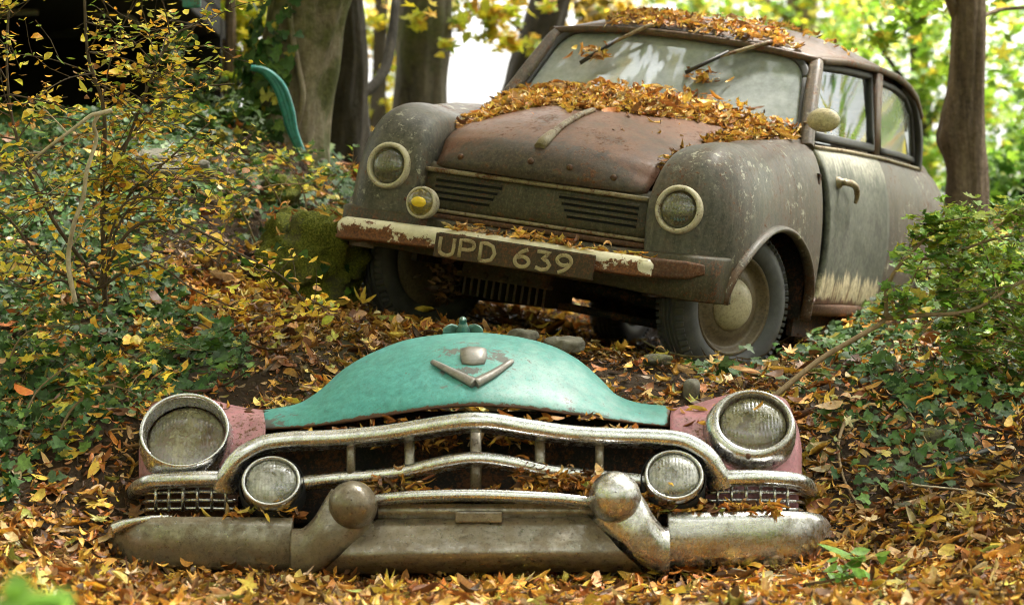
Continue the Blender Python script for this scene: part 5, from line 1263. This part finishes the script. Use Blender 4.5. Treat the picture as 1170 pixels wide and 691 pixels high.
# ---- black plastic strip and loose sticks
a = ray_ground(1070, 546); b = ray_ground(1136, 531)
mb = MB(); mb.sweep(cat([a + [0, 0, .03], a * .5 + b * .5 + [0, 0, .042], b + [0, 0, .05]], 5), [(-.012, -.006), (-.013, .006), (-.004, .002), (.004, .007), (.013, .003), (.012, -.006)])
tag(mb.build('plastic_strip', 'black_plastic'), 'ribbed black plastic strip lying on leaves beside the shrub', 'plastic strip')
for i, (path, r_, mt, lb) in enumerate([
    ([(968, 488), (958, 520), (964, 560), (985, 598)], .006, 'twig_tan', 'tan ivy stem hanging beside the right pink wing'),
    ([(1010, 560), (1050, 568), (1110, 575), (1160, 590)], .004, 'twig_pale', 'thin pale twig across leaves below the plastic strip'),
    ([(1000, 440), (1030, 470), (1060, 520)], .004, 'twig_tan', 'thin stick lying down the slope below the right shrub'),
    ([(300, 440), (318, 420), (322, 395)], .005, 'twig_dark', 'short dark stick in the leaves left of the teal bonnet'),
    ([(190, 425), (250, 395), (300, 372)], .006, 'twig_dark', 'long dark stick on the ivy bank'),
    ([(150, 660), (185, 640), (235, 655)], .004, 'twig_tan', 'curved twig in front of the left bumper end'),
    ([(820, 660), (880, 672), (930, 668)], .004, 'twig_pale', 'pale twig in front of the right bumper end'),
    ([(1090, 610), (1130, 600), (1175, 615)], .005, 'twig_dark', 'dark stick near the right edge above the stones')]):
    p = [ray_ground(*q) + np.array([0, 0, .035]) for q in path]
    mb = MB(); mb.tube(cat(p, 6), np.linspace(r_, r_ * .5, 6 * (len(p) - 1) + 1), 7); tag(mb.build('fallen_stick', mt), lb, 'stick', 'loose sticks among the leaves')

# ---- woody plants
def limb(mb, path, r0, r1, n=6, seg=6):
    p = cat(path, seg); k = np.linspace(0, 1, len(p)); mb.tube(p, r0 + (r1 - r0) * k, n); return p
def sprays(mb, path, count, length, r, leafp, leafn, updir=(0, 0, .3), per=9, sub=True, spread=1.):
    for _ in range(count):
        i = rng.integers(len(path) // 5, len(path)); a = path[i]
        d = np.array([rng.normal(0, 1), rng.normal(0, .7), rng.normal(0, .55)]) * spread + np.array(updir); d /= np.linalg.norm(d)
        ln = length * rng.uniform(.4, 1.2); e = a + d * ln + np.array([0, 0, -.10 * ln]); mid = a + d * ln * .5 + rng.normal(0, .04 * ln, 3)
        p = cat([a, mid, e], 5); mb.tube(p, np.linspace(r, r * .35, len(p)), 5, caps=False)
        for q in np.linspace(.2, 1, per):
            c = p[min(len(p) - 1, int(q * (len(p) - 1)))]
            for _k in range(rng.integers(0, 4)): leafp.append(c + rng.normal(0, .020, 3)); leafn.append((rng.normal(0, .3), rng.normal(-.25, .3), 1))
        if sub:
            for q in (.4, .7):
                c = p[int(q * (len(p) - 1))]; d2 = d + rng.normal(0, .7, 3); d2 /= np.linalg.norm(d2); e2 = c + d2 * ln * .45
                mb.tube([c, (c + e2) / 2 + rng.normal(0, .01, 3), e2], [r * .5, r * .4, r * .25], 4, caps=False)
                for w_ in (.35, .6, .85, 1.): leafp.append(c + (e2 - c) * w_ + rng.normal(0, .012, 3)); leafn.append((rng.normal(0, .25), rng.normal(-.25, .25), 1))
def plant(name, label, cat_, stems, mat_w, leafmat, protos, cols, wts, size, sprspec, tilt=.45, group=None):
    base = W(*stems[0][0][0]) if len(stems[0][0][0]) == 3 else None
    root = empty(name, base); tag(root, label, cat_, group)
    mb = MB(); lp, ln = [], []
    for path, r0, r1, cnt, length, rr_ in stems:
        p = limb(mb, [W(*q) - base for q in path], r0, r1)
        if cnt: sprays(mb, p, cnt, length, rr_, lp, ln, **sprspec)
    mb.build('stems', mat_w, root, recalc=False)
    m = len(lp)
    scatter('foliage', leafmat, protos, np.array(lp), np.array(ln), rng.lognormal(math.log(size), .28, m), palette(m, cols, wts, .3), tilt, parent=root)
    return root
YEL = [(.80, .58, .055), (.68, .37, .035), (.44, .46, .05), (.20, .31, .035), (.62, .57, .07), (.36, .16, .03)]
plant('yellow_shrub', 'straggly shrub with small yellow and green leaves and pale forked stem', 'shrub', [
    ([(86, 345, 8.85), (78, 300, 8.85), (84, 258, 8.8), (95, 226, 8.78), (99, 196, 8.75), (110, 160, 8.75), (107, 143, 8.72), (114, 130, 8.7)], .0085, .006, 3, .18, .003),
    ([(128, 126, 8.7), (113, 130, 8.7), (104, 132, 8.7), (84, 147, 8.7), (62, 163, 8.7), (36, 184, 8.75)], .008, .004, 2, .16, .003)], 'twig_pale', 'shrub_leaf', P_OVAL, YEL, (.3, .2, .15, .1, .15, .1), .026, dict(per=7))
plant('yellow_shrub', 'tangle of thin dark twigs with dense yellow-green leaves in front of the dark trailer', 'shrub', [
    ([(120, 350, 9.2), (117, 240, 9.15), (119, 130, 9.1), (100, 60, 9.1), (96, -40, 9.1)], .009, .004, 32, .34, .003),
    ([(112, 320, 9.2), (60, 250, 9.1), (20, 160, 9.1), (8, 80, 9.1), (12, -20, 9.1)], .007, .003, 24, .30, .003),
    ([(118, 240, 9.15), (150, 150, 9.1), (175, 85, 9.1), (200, 40, 9.1), (232, 28, 9.15)], .006, .003, 20, .28, .0025),
    ([(118, 200, 9.15), (170, 130, 9.2), (215, 103, 9.2), (268, 96, 9.2)], .005, .002, 9, .22, .0025),
    ([(118, 280, 9.2), (150, 220, 9.1), (195, 180, 9.05), (240, 140, 9.05)], .006, .002, 12, .26, .0025),
    ([(110, 330, 9.2), (50, 300, 9.1), (10, 250, 9.1), (-40, 220, 9.1)], .006, .003, 12, .28, .0025),
    ([(120, 330, 9.1), (130, 270, 9.0), (160, 220, 9.), (185, 190, 9.)], .005, .002, 10, .25, .0025)], 'twig_dark', 'shrub_leaf', P_OVAL, YEL, (.28, .2, .18, .16, .14, .06), .029, dict(per=8))
plant('yellow_shrub', 'long arching spray of tiny yellow leaves reaching over the orange leaf slope', 'shrub', [
    ([(112, 330, 9.0), (150, 262, 8.95), (205, 255, 8.9), (270, 288, 8.9), (325, 318, 8.9), (356, 357, 8.9)], .006, .0025, 16, .16, .002),
    ([(112, 330, 9.0), (140, 235, 8.95), (190, 228, 8.95), (252, 238, 8.95)], .005, .002, 8, .15, .002),
    ([(112, 330, 9.0), (170, 300, 8.95), (220, 330, 8.9), (268, 352, 8.9)], .005, .002, 10, .16, .002),
    ([(90, 340, 9.0), (70, 320, 8.9), (30, 330, 8.9), (-10, 300, 8.9)], .005, .002, 12, .2, .002)], 'twig_dark', 'shrub_leaf', P_OVAL, YEL, (.4, .25, .1, .05, .15, .05), .034, dict(per=6, sub=False))
for nm, lb, st in (('bramble', 'bramble of bare arching stems and sparse leaves on the ivy bank below the hose', [
    ([(300, 300, 10.2), (270, 230, 10.1), (230, 200, 10.), (190, 215, 9.9)], .005, .002, 7, .14, .002), ([(330, 260, 10.5), (300, 200, 10.4), (250, 170, 10.3), (205, 178, 10.2)], .005, .002, 8, .14, .002),
    ([(350, 240, 10.6), (330, 190, 10.6), (295, 165, 10.6)], .005, .002, 8, .14, .002), ([(250, 300, 10.1), (262, 250, 10.1), (300, 215, 10.1), (350, 210, 10.1)], .005, .002, 9, .14, .002), ([(390, 250, 11.), (380, 210, 11.), (350, 195, 11.)], .005, .002, 8, .14, .002)]),
    ('bramble', 'low bramble with green and yellow leaves in the ivy left of the chrome headlight', [
    ([(60, 520, 8.5), (80, 470, 8.5), (120, 440, 8.5), (165, 455, 8.5)], .005, .002, 10, .12, .002), ([(20, 520, 8.5), (40, 450, 8.6), (90, 410, 8.6)], .005, .002, 12, .14, .002), ([(130, 440, 8.9), (170, 400, 8.9), (230, 400, 8.9)], .005, .002, 10, .12, .002), ([(10, 430, 9.), (30, 380, 9.), (90, 370, 9.)], .005, .002, 12, .14, .002)])):
    st = [([st[0][0][0], (a_[0][0] * .4 + st[0][0][0][0] * .6, a_[0][1] * .4 + st[0][0][0][1] * .6 + 14, a_[0][2] * .5 + st[0][0][0][2] * .5)] * (k_ > 0) + list(a_), *b_) for k_, (a_, *b_) in enumerate(st)]
    plant(nm, lb, 'bramble', st, 'twig_tan', 'shrub_leaf', P_LOBE, YEL + [(.05, .11, .02), (.08, .15, .025)], (.2, .15, .1, .15, .1, .1, .5, .5), .034, dict(per=6))
GRN = [(.14, .27, .03), (.22, .36, .04), (.34, .42, .05), (.08, .17, .03), (.50, .44, .06)]
plant('green_shrub', 'green-leaved shrub with a bent tan branch leaning right of the rusty car', 'shrub', [
    ([(878, 458, 8.85), (935, 412, 8.95), (985, 382, 9.0), (1011, 364, 9.05), (1013, 330, 9.05), (1030, 300, 9.05), (1066, 264, 9.1)], .0095, .005, 0, .22, .003),
    ([(1014, 330, 9.05), (1030, 300, 9.05), (1066, 264, 9.1), (1082, 252, 9.1)], .004, .002, 12, .09, .003),
    ([(1011, 364, 9.05), (1050, 360, 9.1), (1110, 354, 9.2), (1172, 320, 9.3), (1250, 300, 9.4)], .009, .004, 14, .20, .003),
    ([(1011, 364, 9.05), (1052, 345, 9.1), (1092, 322, 9.2), (1140, 300, 9.3)], .007, .003, 16, .18, .003),
    ([(1030, 300, 9.05), (1085, 290, 9.2), (1140, 272, 9.3), (1210, 262, 9.4)], .006, .003, 18, .19, .003),
    ([(1066, 264, 9.1), (1110, 248, 9.2), (1190, 242, 9.3)], .005, .002, 16, .12, .003)], 'twig_tan', 'shrub_leaf', P_LOBE, GRN, (.3, .3, .25, .10, .10), .037, dict(per=7, updir=(.15, 0, .1)))
plant('green_shrub', 'low bushy green shrub filling the slope behind the leaning branch', 'shrub', [
    ([(1120, 400, 9.9), (1105, 350, 9.9), (1085, 320, 9.9)], .008, .003, 26, .24, .003),
    ([(1125, 400, 9.9), (1140, 340, 9.9), (1130, 300, 10.), (1120, 285, 10.)], .008, .003, 28, .19, .003),
   
    ([(1130, 400, 9.9), (1190, 350, 9.9), (1230, 300, 10.)], .008, .003, 40, .26, .003)], 'twig_tan', 'shrub_leaf', P_LOBE, GRN, (.3, .3, .2, .2, .05), .039, dict(per=8, updir=(0, 0, .15)))
plant('green_shrub', 'low leafy sprig at the right edge, above the black plastic strip', 'shrub', [
    ([(1170, 470, 9.3), (1140, 420, 9.3), (1095, 395, 9.3)], .007, .003, 20, .17, .003), ([(1170, 470, 9.3), (1190, 400, 9.3), (1180, 350, 9.3)], .007, .003, 34, .28, .003)], 'twig_tan', 'shrub_leaf', P_LOBE, GRN, (.3, .25, .15, .25, .05), .034, dict(per=7, updir=(0, 0, .15)))
plant('seedling', 'small green seedling in leaves right of the chrome bumper end', 'plant', [([(965, 672, 7.62), (962, 658, 7.62), (968, 648, 7.6)], .003, .002, 7, .07, .0015)], 'twig_tan', 'shrub_leaf', P_OVAL, [(.14, .28, .04), (.2, .34, .06)], (1, 1), .05, dict(per=3, sub=False))
# soft green weeds close to the lens, at the lower left
plant('foreground_weed', 'blurred green weed close to the viewer at the bottom left corner', 'plant', [
    ([(-40, 1250, 3.4), (-20, 900, 3.4), (10, 720, 3.4)], .004, .002, 0, .1, .002), ([(-40, 1250, 3.4), (30, 900, 3.4), (70, 740, 3.4)], .004, .002, 8, .06, .0015), ([(-40, 1250, 3.4), (-60, 900, 3.4), (-10, 690, 3.4)], .004, .002, 12, .07, .0015), ([(-40, 1250, 3.4), (-10, 850, 3.4), (30, 715, 3.4)], .004, .002, 10, .07, .0015)], 'twig_tan', 'shrub_leaf', P_OVAL, [(.14, .30, .03), (.2, .36, .05)], (1, 1), .075, dict(per=6, sub=False))

# ---- trees
def tree(name, label, trunk, radii, bark, limbs, clusters, size, cols, wts, group, protos=None, knobs=(), flat=(1., 1., .85), over=()):
    base = W(*trunk[0]); root = empty(name, base); tag(root, label, 'tree', group)
    mb = MB(); p = cat([W(*q) - base for q in trunk], 20); r_ = np.interp(np.linspace(0, 1, len(p)), np.linspace(0, 1, len(radii)), radii)
    rows = []
    for i, (c, r) in enumerate(zip(p, r_)):
        row = []
        for a in np.linspace(0, 2 * PI, 56, endpoint=False):
            k = 1 + .14 * mnoise.noise((math.cos(a) * 2, math.sin(a) * 2, c[2] * 3 + base[0])) + .07 * mnoise.noise((math.cos(a) * 5, math.sin(a) * 5, c[2] * 5)) + .075 * mnoise.noise((math.cos(a) * 11, math.sin(a) * 11, c[2] * 2.2))
            for ka, kz, kr, kw in knobs:
                k += kr * math.exp(-((c[2] - kz) / kw) ** 2) * max(0, math.cos(a - ka)) ** 2
            row.append(c + r * k * np.array([math.cos(a), math.sin(a), 0]))
        rows.append(row)
    mb.grid(rows, False, True); tk = mb.build('trunk', bark, root)
    if limbs:
        mb = MB()
        for path, r0, r1 in limbs: limb(mb, [W(*q) - base for q in path], r0, r1, 8)
        mb.build('limb', bark, tk)
    if clusters:
        pts = []
        for px, py, Y, rad, n_ in clusters:
            c = W(px, py, Y) - base
            g_ = rng.normal(0, 1, (n_, 3)); g_ /= np.linalg.norm(g_, axis=1, keepdims=True); g_ *= rng.uniform(0, 1, (n_, 1)) ** .45
            # leaves sit in small sprays, not evenly
            k = max(3, n_ // 14); ctr = g_[:k] * rad; pick = rng.integers(0, k, n_)
            pts.append(c + (ctr[pick] + rng.normal(0, rad * .13, (n_, 3))) * np.array(flat))
        pts = np.concatenate(pts); m = len(pts)
        if over:                                              # unseen leaf layer added overhead to darken the clearing
            q = []
            for x, y, z, rad, n_ in over:
                ctr = rng.uniform(-1, 1, (max(4, n_ // 9), 3)) * [rad, rad, .5]; pk = rng.integers(0, len(ctr), n_)
                q.append(np.array([x, y, z]) - base + ctr[pk] + rng.normal(0, .20, (n_, 3)))
            q = np.concatenate(q); mq = len(q)
            scatter('shade_canopy', 'shade_screen_leaf', P_MAPLE, q, np.stack([rng.normal(0, .3, mq), rng.normal(0, .3, mq), np.ones(mq)], 1), rng.lognormal(math.log(.20), .2, mq), palette(mq, cols, wts, .3), .4, parent=root)
        scatter('crown', 'tree_leaf', P_TREE if protos is None else protos, pts, np.stack([rng.normal(0, .5, m), rng.normal(-.3, .5, m), np.ones(m)], 1), rng.lognormal(math.log(size), .25, m), palette(m, cols, wts, .3), .7, parent=root)
    return root
SHADE_LEAVES = 1350  # leaves per overhead patch, added out of view to shade the clearing
TG = 'trees growing on the bank behind the cars'
LG = [(.16, .30, .025), (.24, .38, .03), (.10, .20, .02), (.36, .40, .04), (.50, .40, .04)]
YG = [(.40, .42, .03), (.55, .48, .03), (.26, .34, .03), (.60, .42, .03), (.40, .22, .03)]
BY = [(.34, .22, .03), (.46, .34, .03), (.22, .16, .03), (.20, .22, .03), (.10, .09, .03)]
tree('slim_tree', 'slim brown trunk with a knotty bulge right of the rusty car', [(1112, 330, 12.4), (1106, 262, 12.4), (1104, 200, 12.4), (1101, 150, 12.4), (1105, 90, 12.4), (1107, 20, 12.4), (1106, -60, 12.4), (1112, -260, 12.4)], [.115, .098, .088, .092, .076, .072, .068, .05], 'bark_brown',
     [([(1105, 42, 12.4), (1092, 18, 12.4), (1076, -20, 12.3), (1040, -80, 12.3)], .028, .014), ([(1110, -60, 12.4), (1160, -140, 12.5), (1230, -200, 12.6)], .03, .012), ([(1108, 30, 12.4), (1140, 12, 12.6), (1200, 8, 12.8)], .012, .006)],
     [(1060, 5, 13.2, .42, 60), (1160, 20, 13.6, .5, 90), (1180, 110, 14.2, .5, 80), (1230, -60, 13., .6, 300), (1020, -60, 13., .5, 200)], .085, LG, (.34, .3, .2, .1, .06), TG, over=[(3.8, 10.5, 4.5, 2.6, SHADE_LEAVES), (1.6, 8., 4.7, 2.4, SHADE_LEAVES), (2.2, 5., 4.8, 2.4, SHADE_LEAVES)], knobs=((PI, 0.63, .30, .07), (PI, .75, .12, .06)))
tree('leaning_tree', 'thick mossy trunk leaning above the ivy bank with a vine on its bark', [(318, 235, 11.9), (322, 170, 11.9), (330, 110, 11.9), (343, 60, 11.9), (356, 0, 11.9), (372, -80, 11.9), (400, -260, 12.0)], [.24, .185, .17, .165, .17, .16, .13], 'bark_mossy',
     [([(372, -80, 11.9), (330, -160, 12.), (260, -240, 12.2)], .07, .03), ([(330, 8, 11.72), (333, 40, 11.72), (341, 78, 11.73), (346, 112, 11.72), (338, 150, 11.73)], .014, .012)], [(240, -100, 12.4, .6, 220), (420, -120, 12.4, .6, 220)], .08, YG, (1, 1, 1, .5, .3), TG, over=[(-3.5, 12.5, 4.6, 2.6, SHADE_LEAVES), (-4., 8.5, 4.4, 2.6, SHADE_LEAVES), (-1.0, 10., 4.8, 2.4, SHADE_LEAVES)])
tree('broad_tree', 'broad dark trunk standing left of the white sky gap', [(482, 250, 15.), (481, 150, 15.), (482, 80, 15.), (486, 0, 15.), (490, -120, 15.), (495, -300, 15.)], [.17, .145, .135, .128, .12, .10], 'bark_grey',
     [([(484, 20, 15.), (440, -60, 15.2), (400, -120, 15.4)], .05, .02)], [(548, 6, 15.4, .30, 150), (505, 40, 14.6, .2, 30), (525, 28, 15.2, .24, 70), (590, 20, 16., .26, 70), (480, -90, 15.2, .6, 200)], .085, YG, (1, 1, 1, .6, .6), TG, over=[(-.5, 14., 5.2, 2.6, SHADE_LEAVES), (3.2, 14.5, 5.2, 2.6, SHADE_LEAVES), (-2., 5.5, 4.8, 2.4, SHADE_LEAVES)])
tree('dark_tree', 'dark thin trunk tilting beside the car windscreen', [(570, 230, 17.), (594, 120, 17.), (611, 60, 17.), (629, 0, 17.), (660, -140, 17.)], [.16, .13, .125, .12, .10], 'bark_dark',
     [([(611, 60, 17.), (590, 30, 17.), (555, 10, 17.2)], .02, .008)], [(660, 25, 17.6, .34, 300), (640, 62, 17.5, .2, 120), (680, 8, 17.6, .34, 240), (640, -60, 17.4, .5, 200)], .085, BY, (1, 1, 1, .8, .5), TG)
tree('dark_barked_tree', 'dark-barked trunk left of the round headlight', [(385, 290, 13.6), (392, 200, 13.6), (398, 120, 13.6), (402, 60, 13.6), (396, -40, 13.6), (390, -200, 13.6)], [.15, .12, .10, .07, .055, .04], 'bark_dark', [([(398, 120, 13.6), (440, 80, 13.8), (452, 0, 14.)], .03, .02)], [(350, 165, 13.3, .12, 60)], .075, [(.62, .52, .02), (.5, .5, .03)], (1, 1), TG)  # trunk uses the dark bark tone
tree('yellow_tree', 'yellow-green leafy young tree glowing between the trailer and leaning trunk', [(262, 190, 14.2), (262, 100, 14.2), (263, 30, 14.2), (262, -120, 14.2)], [.035, .03, .028, .02], 'bark_brown', [([(262, 60, 14.2), (235, 20, 14.2), (225, -40, 14.3)], .012, .006)],
     [(228, 30, 14.4, .30, 420), (240, 85, 14.4, .20, 260), (285, 20, 14.5, .22, 220), (262, 60, 14.4, .26, 240), (215, -40, 14.4, .3, 200)], .08, [(.50, .52, .03), (.62, .52, .03), (.34, .42, .03)], (1, 1, .6), TG)
tree('far_tree', 'far tree with sunny yellow-green leaves seen between two trunks', [(428, 330, 20.), (430, 200, 20.), (434, 60, 20.), (440, -150, 20.)], [.07, .06, .05, .04], 'bark_dark', [([(432, 100, 20.), (455, 40, 20.), (470, -40, 20.)], .025, .01)],
     [(415, 30, 20.2, .42, 290), (432, 100, 20.2, .42, 280), (408, 160, 20.2, .34, 220), (450, 190, 20., .34, 180), (450, 20, 20.2, .34, 170)], .09, YG, (1, 1, 1, .6, .2), TG)
tree('far_tree', 'faint far trunk with yellowing leaves behind the middle of the car roof', [(912, 300, 22.), (914, 100, 22.), (916, 20, 22.), (914, -150, 22.)], [.14, .12, .12, .10], 'bark_brown', [([(915, 30, 22.), (850, -10, 22.), (760, -30, 22.)], .05, .02), ([(915, 40, 22.), (980, 10, 22.), (1040, -20, 22.)], .05, .02)],
     [(740, 2, 21., .55, 160), (810, 0, 21., .50, 170), (870, 14, 21.5, .50, 250), (940, 12, 21.5, .55, 300), (1000, 40, 21.5, .5, 260), (970, 60, 21., .35, 160), (800, -5, 22., .9, 200), (880, -60, 21., .8, 300)], .09, YG[:3] + LG[:3], (1, .8, 1, 1, 1, .8), TG)
tree('far_tree', 'far green tree with bright leaves and sky holes right of the car roof', [(1060, 340, 19.), (1056, 200, 19.), (1050, 60, 19.), (1040, -150, 19.)], [.08, .07, .06, .04], 'bark_dark', [([(1054, 150, 19.), (1110, 80, 19.), (1180, 20, 19.)], .03, .01), ([(1054, 120, 19.), (1010, 60, 19.), (980, 0, 19.)], .025, .01)],
     [(1040, 70, 18.6, .50, 230), (1075, 150, 18.6, .46, 230), (1030, 20, 18.8, .5, 220), (1150, 60, 18.8, .55, 270), (1160, 150, 18.6, .55, 300), (1110, 100, 19.2, .6, 260), (1080, 220, 18.4, .42, 260), (1150, 230, 18., .46, 300), (1060, -60, 18.6, .7, 300)], .085, LG, (1, 1, .6, .5, .25), TG)
tree('hedge_bush', 'deep green bush low behind the slim brown trunk', [(1170, 340, 15.), (1168, 270, 15.), (1172, 200, 15.)], [.04, .03, .015], 'bark_dark', [], [(1150, 250, 15., .40, 620), (1185, 190, 15.2, .36, 420), (1090, 265, 15.2, .30, 380), (1220, 230, 15., .5, 500), (1160, 300, 14.6, .4, 500)], .08, [(.07, .16, .02), (.12, .24, .025), (.2, .32, .03)], (1, 1, .7), TG)
tree('hedge_bush', 'dark ivy-like bush growing up in front of the right end of the trailer', [(232, 230, 11.6), (228, 170, 11.6), (226, 110, 11.6)], [.02, .015, .008], 'bark_dark', [], [(222, 130, 11.5, .20, 420), (205, 80, 11.7, .16, 160), (250, 165, 11.4, .18, 300), (180, 150, 11.4, .16, 200)], .05, [(.035, .075, .015), (.06, .11, .02), (.35, .30, .04)], (1, 1, .2), TG)
tree('hedge_bush', 'dark green bush beside the left headlight of the rusty car', [(425, 330, 14.4), (420, 250, 14.4), (415, 190, 14.4)], [.03, .02, .01], 'bark_dark', [], [(400, 230, 14.2, .28, 380), (425, 190, 14.6, .22, 160), (375, 190, 14., .2, 160)], .07, [(.05, .10, .02), (.09, .16, .025)], (1, 1), TG)

# ---- ivy climbing the leaning trunk
tk_ = cat([W(*q) for q in [(318, 235, 11.9), (322, 170, 11.9), (330, 110, 11.9), (343, 60, 11.9), (356, 0, 11.9)]], 12); n_ = 1100
i_ = (rng.uniform(0, 1, n_) ** 3.2 * (len(tk_) - 1)).astype(int); a_ = rng.uniform(math.radians(150), math.radians(275), n_); kk_ = nz(np.stack([a_, tk_[i_][:, 2], a_], 1), 2.) > -.05
i_, a_ = i_[kk_], a_[kk_]; nn_ = np.stack([np.cos(a_), np.sin(a_), np.full(len(a_), .25)], 1)
o = scatter('climbing_ivy', 'ivy_leaf', P_IVY, tk_[i_] + nn_ * (.185 + rng.uniform(0, .05, (len(a_), 1))), nn_, rng.lognormal(math.log(.05), .25, len(a_)), palette(len(a_), IVC, (.35, .3, .2, .12, .08), .3), .5, base=tk_[0])
tag(o, 'ivy climbing the lower part of the leaning mossy trunk', 'ivy', kind='stuff')

# ---- teal hose hanging by the leaning trunk
root = empty('garden_hose', W(345, 178, 11.5)); tag(root, 'teal hose looped over the ivy beside the leaning trunk', 'hose')
for dx in (0, 5, -4):
    mb = MB(); mb.tube(cat([W(a + dx * k, b, 11.45) - W(345, 178, 11.5) for a, b, k in ((288, 78, .3), (303, 82, .6), (318, 98, 1), (328, 125, 1), (334, 150, .7), (346, 178, .3))], 6), .012, 8); mb.build('strand', 'hose_teal', root)

# ---- old trailer at the upper left, its gloom put into near-black paint
b0 = ray_ground(60, 150); Yt = 12.0
tb = W(60, 108, Yt); root = empty('old_trailer', tb); tag(root, 'derelict trailer, its deep shade coloured black, at the top left, behind the yellow shrub', 'trailer')
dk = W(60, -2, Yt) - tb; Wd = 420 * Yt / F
mb = MB(); mb.box(dk + [-.25, 1.0, .06], (Wd, 2.2, .10), bev=.01); mb.build('deck', 'trailer_shade', root)
mb = MB(); mb.box(dk + [-.25, 1.1, .55], (Wd * .98, 1.9, .85), bev=.03); mb.build('body', 'trailer_shade', root)
mb = MB(); mb.box(dk + [-.25, 1.9, -.45], (Wd, .05, 1.1)); mb.box(dk + [-.25 - Wd / 2, 1.0, -.35], (.05, 1.8, .85)); mb.build('shade_panel', 'trailer_shade', root)  # dark walls added so the space beneath turns black
for a, b, r_, mt in (((-120, 17, .3), (44, 14, .3), .016, 'pale_pipe'), ((40, 40, .7), (220, 30, .7), .02, 'trailer_shade')):
    mb = MB(); mb.tube([W(a[0], a[1], Yt + a[2]) - tb, W(b[0], b[1], Yt + b[2]) - tb], r_, 10); mb.build('rail', mt, root)
mb = MB(); mb.tube(cat([W(x_, y_, Yt + .35) - tb for x_, y_ in ((108, 16), (135, 18), (150, 20), (158, 30))], 5), .010, 8); mb.build('bent_pipe', 'pale_pipe', root)
mb = MB(); mb.box(W(219, 1, Yt - .06) - tb, (.075, .03, .06), bev=.006); mb.build('end_plate', 'teal_plate', root)
for px in (-40,):
    mb = MB(); c = W(px, 70, Yt + .7) - tb
    mb.lathe([(.0, -.07), (.20, -.07), (.23, -.04), (.23, .04), (.20, .07), (.10, .05), (.0, .06)], c, (1, 0, 0), 40); mb.build('wheel', 'black_rubber', root)

# ---- leaf screen added out of view, behind and to both sides, that keeps low light off the clearing
m = 9000; th = rng.uniform(math.radians(-205), math.radians(25), m); rr_ = rng.uniform(8.5, 12.5, m)
q = np.stack([rr_ * np.cos(th) * .95, 7.5 + rr_ * np.sin(th) * 1.05, rng.uniform(-.4, 6.5, m)], 1)
ctr = q[:700]; q = ctr[rng.integers(0, 700, m)] + rng.normal(0, .35, (m, 3))
o = scatter('low_light_screen', 'shade_screen_leaf', P_MAPLE, q, np.stack([rng.normal(0, .6, m), rng.normal(0, .6, m), np.ones(m)], 1), rng.lognormal(math.log(.42), .2, m), palette(m, LG + YG, (1, 1, 1, .6, .5, .5, .4, .4, .3, .3), .3), .7)
tag(o, 'unseen leaf screen added round the clearing to block low light', 'wood', kind='stuff')

m = 8000; sd_ = rng.choice([-1, 1], 420); cx_ = rng.uniform(5.4, 13, 420); cy_ = rng.uniform(15, 26, 420); cx_ = np.maximum(cx_, .24 * cy_ + 1.0) * sd_
ctr = np.stack([cx_, cy_, rng.uniform(-.6, 6., 420)], 1); q = ctr[rng.integers(0, 420, m)] + rng.normal(0, .38, (m, 3))
o = scatter('far_wood', 'tree_leaf', P_TREE, q, np.stack([rng.normal(0, .6, m), rng.normal(0, .6, m), np.ones(m)], 1), rng.lognormal(math.log(.24), .25, m), palette(m, LG + YG, (1, 1, 1, .6, .5, .5, .4, .4, .3, .3), .3), .7)
tag(o, 'far leafy wood to either side behind the car', 'wood', kind='stuff')
# ================================================================== light, sky, camera
SUN_EL, SUN_AZ = math.radians(66), math.radians(62)        # azimuth clockwise from +Y (away from the lens)
sc = bpy.context.scene
wd = bpy.data.worlds.new('World'); sc.world = wd; wd.use_nodes = True
nt = wd.node_tree; nt.nodes.clear()
sky = nt.nodes.new('ShaderNodeTexSky'); sky.sky_type = 'NISHITA'; sky.sun_disc = False
sky.sun_elevation = SUN_EL; sky.sun_rotation = SUN_AZ
sky.air_density = 1.; sky.dust_density = 6.; sky.ozone_density = 1.
hs = nt.nodes.new('ShaderNodeHueSaturation'); hs.inputs['Saturation'].default_value = .12
bg = nt.nodes.new('ShaderNodeBackground'); bg.inputs['Strength'].default_value = .15
wo_ = nt.nodes.new('ShaderNodeOutputWorld')
nt.links.new(sky.outputs[0], hs.inputs['Color']); wm = nt.nodes.new('ShaderNodeMix'); wm.data_type = 'RGBA'; wm.blend_type = 'MULTIPLY'; wm.inputs[0].default_value = 1.; wm.inputs[7].default_value = (1., .985, .95, 1)
nt.links.new(hs.outputs[0], wm.inputs[6]); nt.links.new(wm.outputs[2], bg.inputs['Color']); nt.links.new(bg.outputs[0], wo_.inputs['Surface'])
sl = bpy.data.lights.new('sun', 'SUN'); sl.energy = 3.5; sl.angle = math.radians(10); sl.color = (1., .95, .86)
so = bpy.data.objects.new('sun', sl); C.objects.link(so)
dsun = Vector((math.sin(SUN_AZ) * math.cos(SUN_EL), math.cos(SUN_AZ) * math.cos(SUN_EL), math.sin(SUN_EL)))
so.rotation_euler = dsun.to_track_quat('Z', 'Y').to_euler(); so.location = (4, 2, 8)
cd = bpy.data.cameras.new('camera'); cd.sensor_width = 36; cd.lens = F / 1170 * 36; cd.clip_end = 2000; cd.clip_start = .1
cd.shift_y = 0
cd.dof.use_dof = True; cd.dof.focus_distance = 8.85; cd.dof.aperture_fstop = 3.7
co = bpy.data.objects.new('camera', cd); C.objects.link(co); co.location = (0, 0, CZ); co.rotation_euler = (PI / 2, 0, 0)
sc.camera = co
sc.view_settings.view_transform = 'Standard'; sc.view_settings.look = 'None'; sc.view_settings.exposure = 2.68; sc.view_settings.gamma = 1
sc.cycles.use_denoising = True; sc.cycles.filter_width = 1.0
sc.cycles.max_bounces = 8; sc.cycles.transparent_max_bounces = 12
sc.render.film_transparent = False
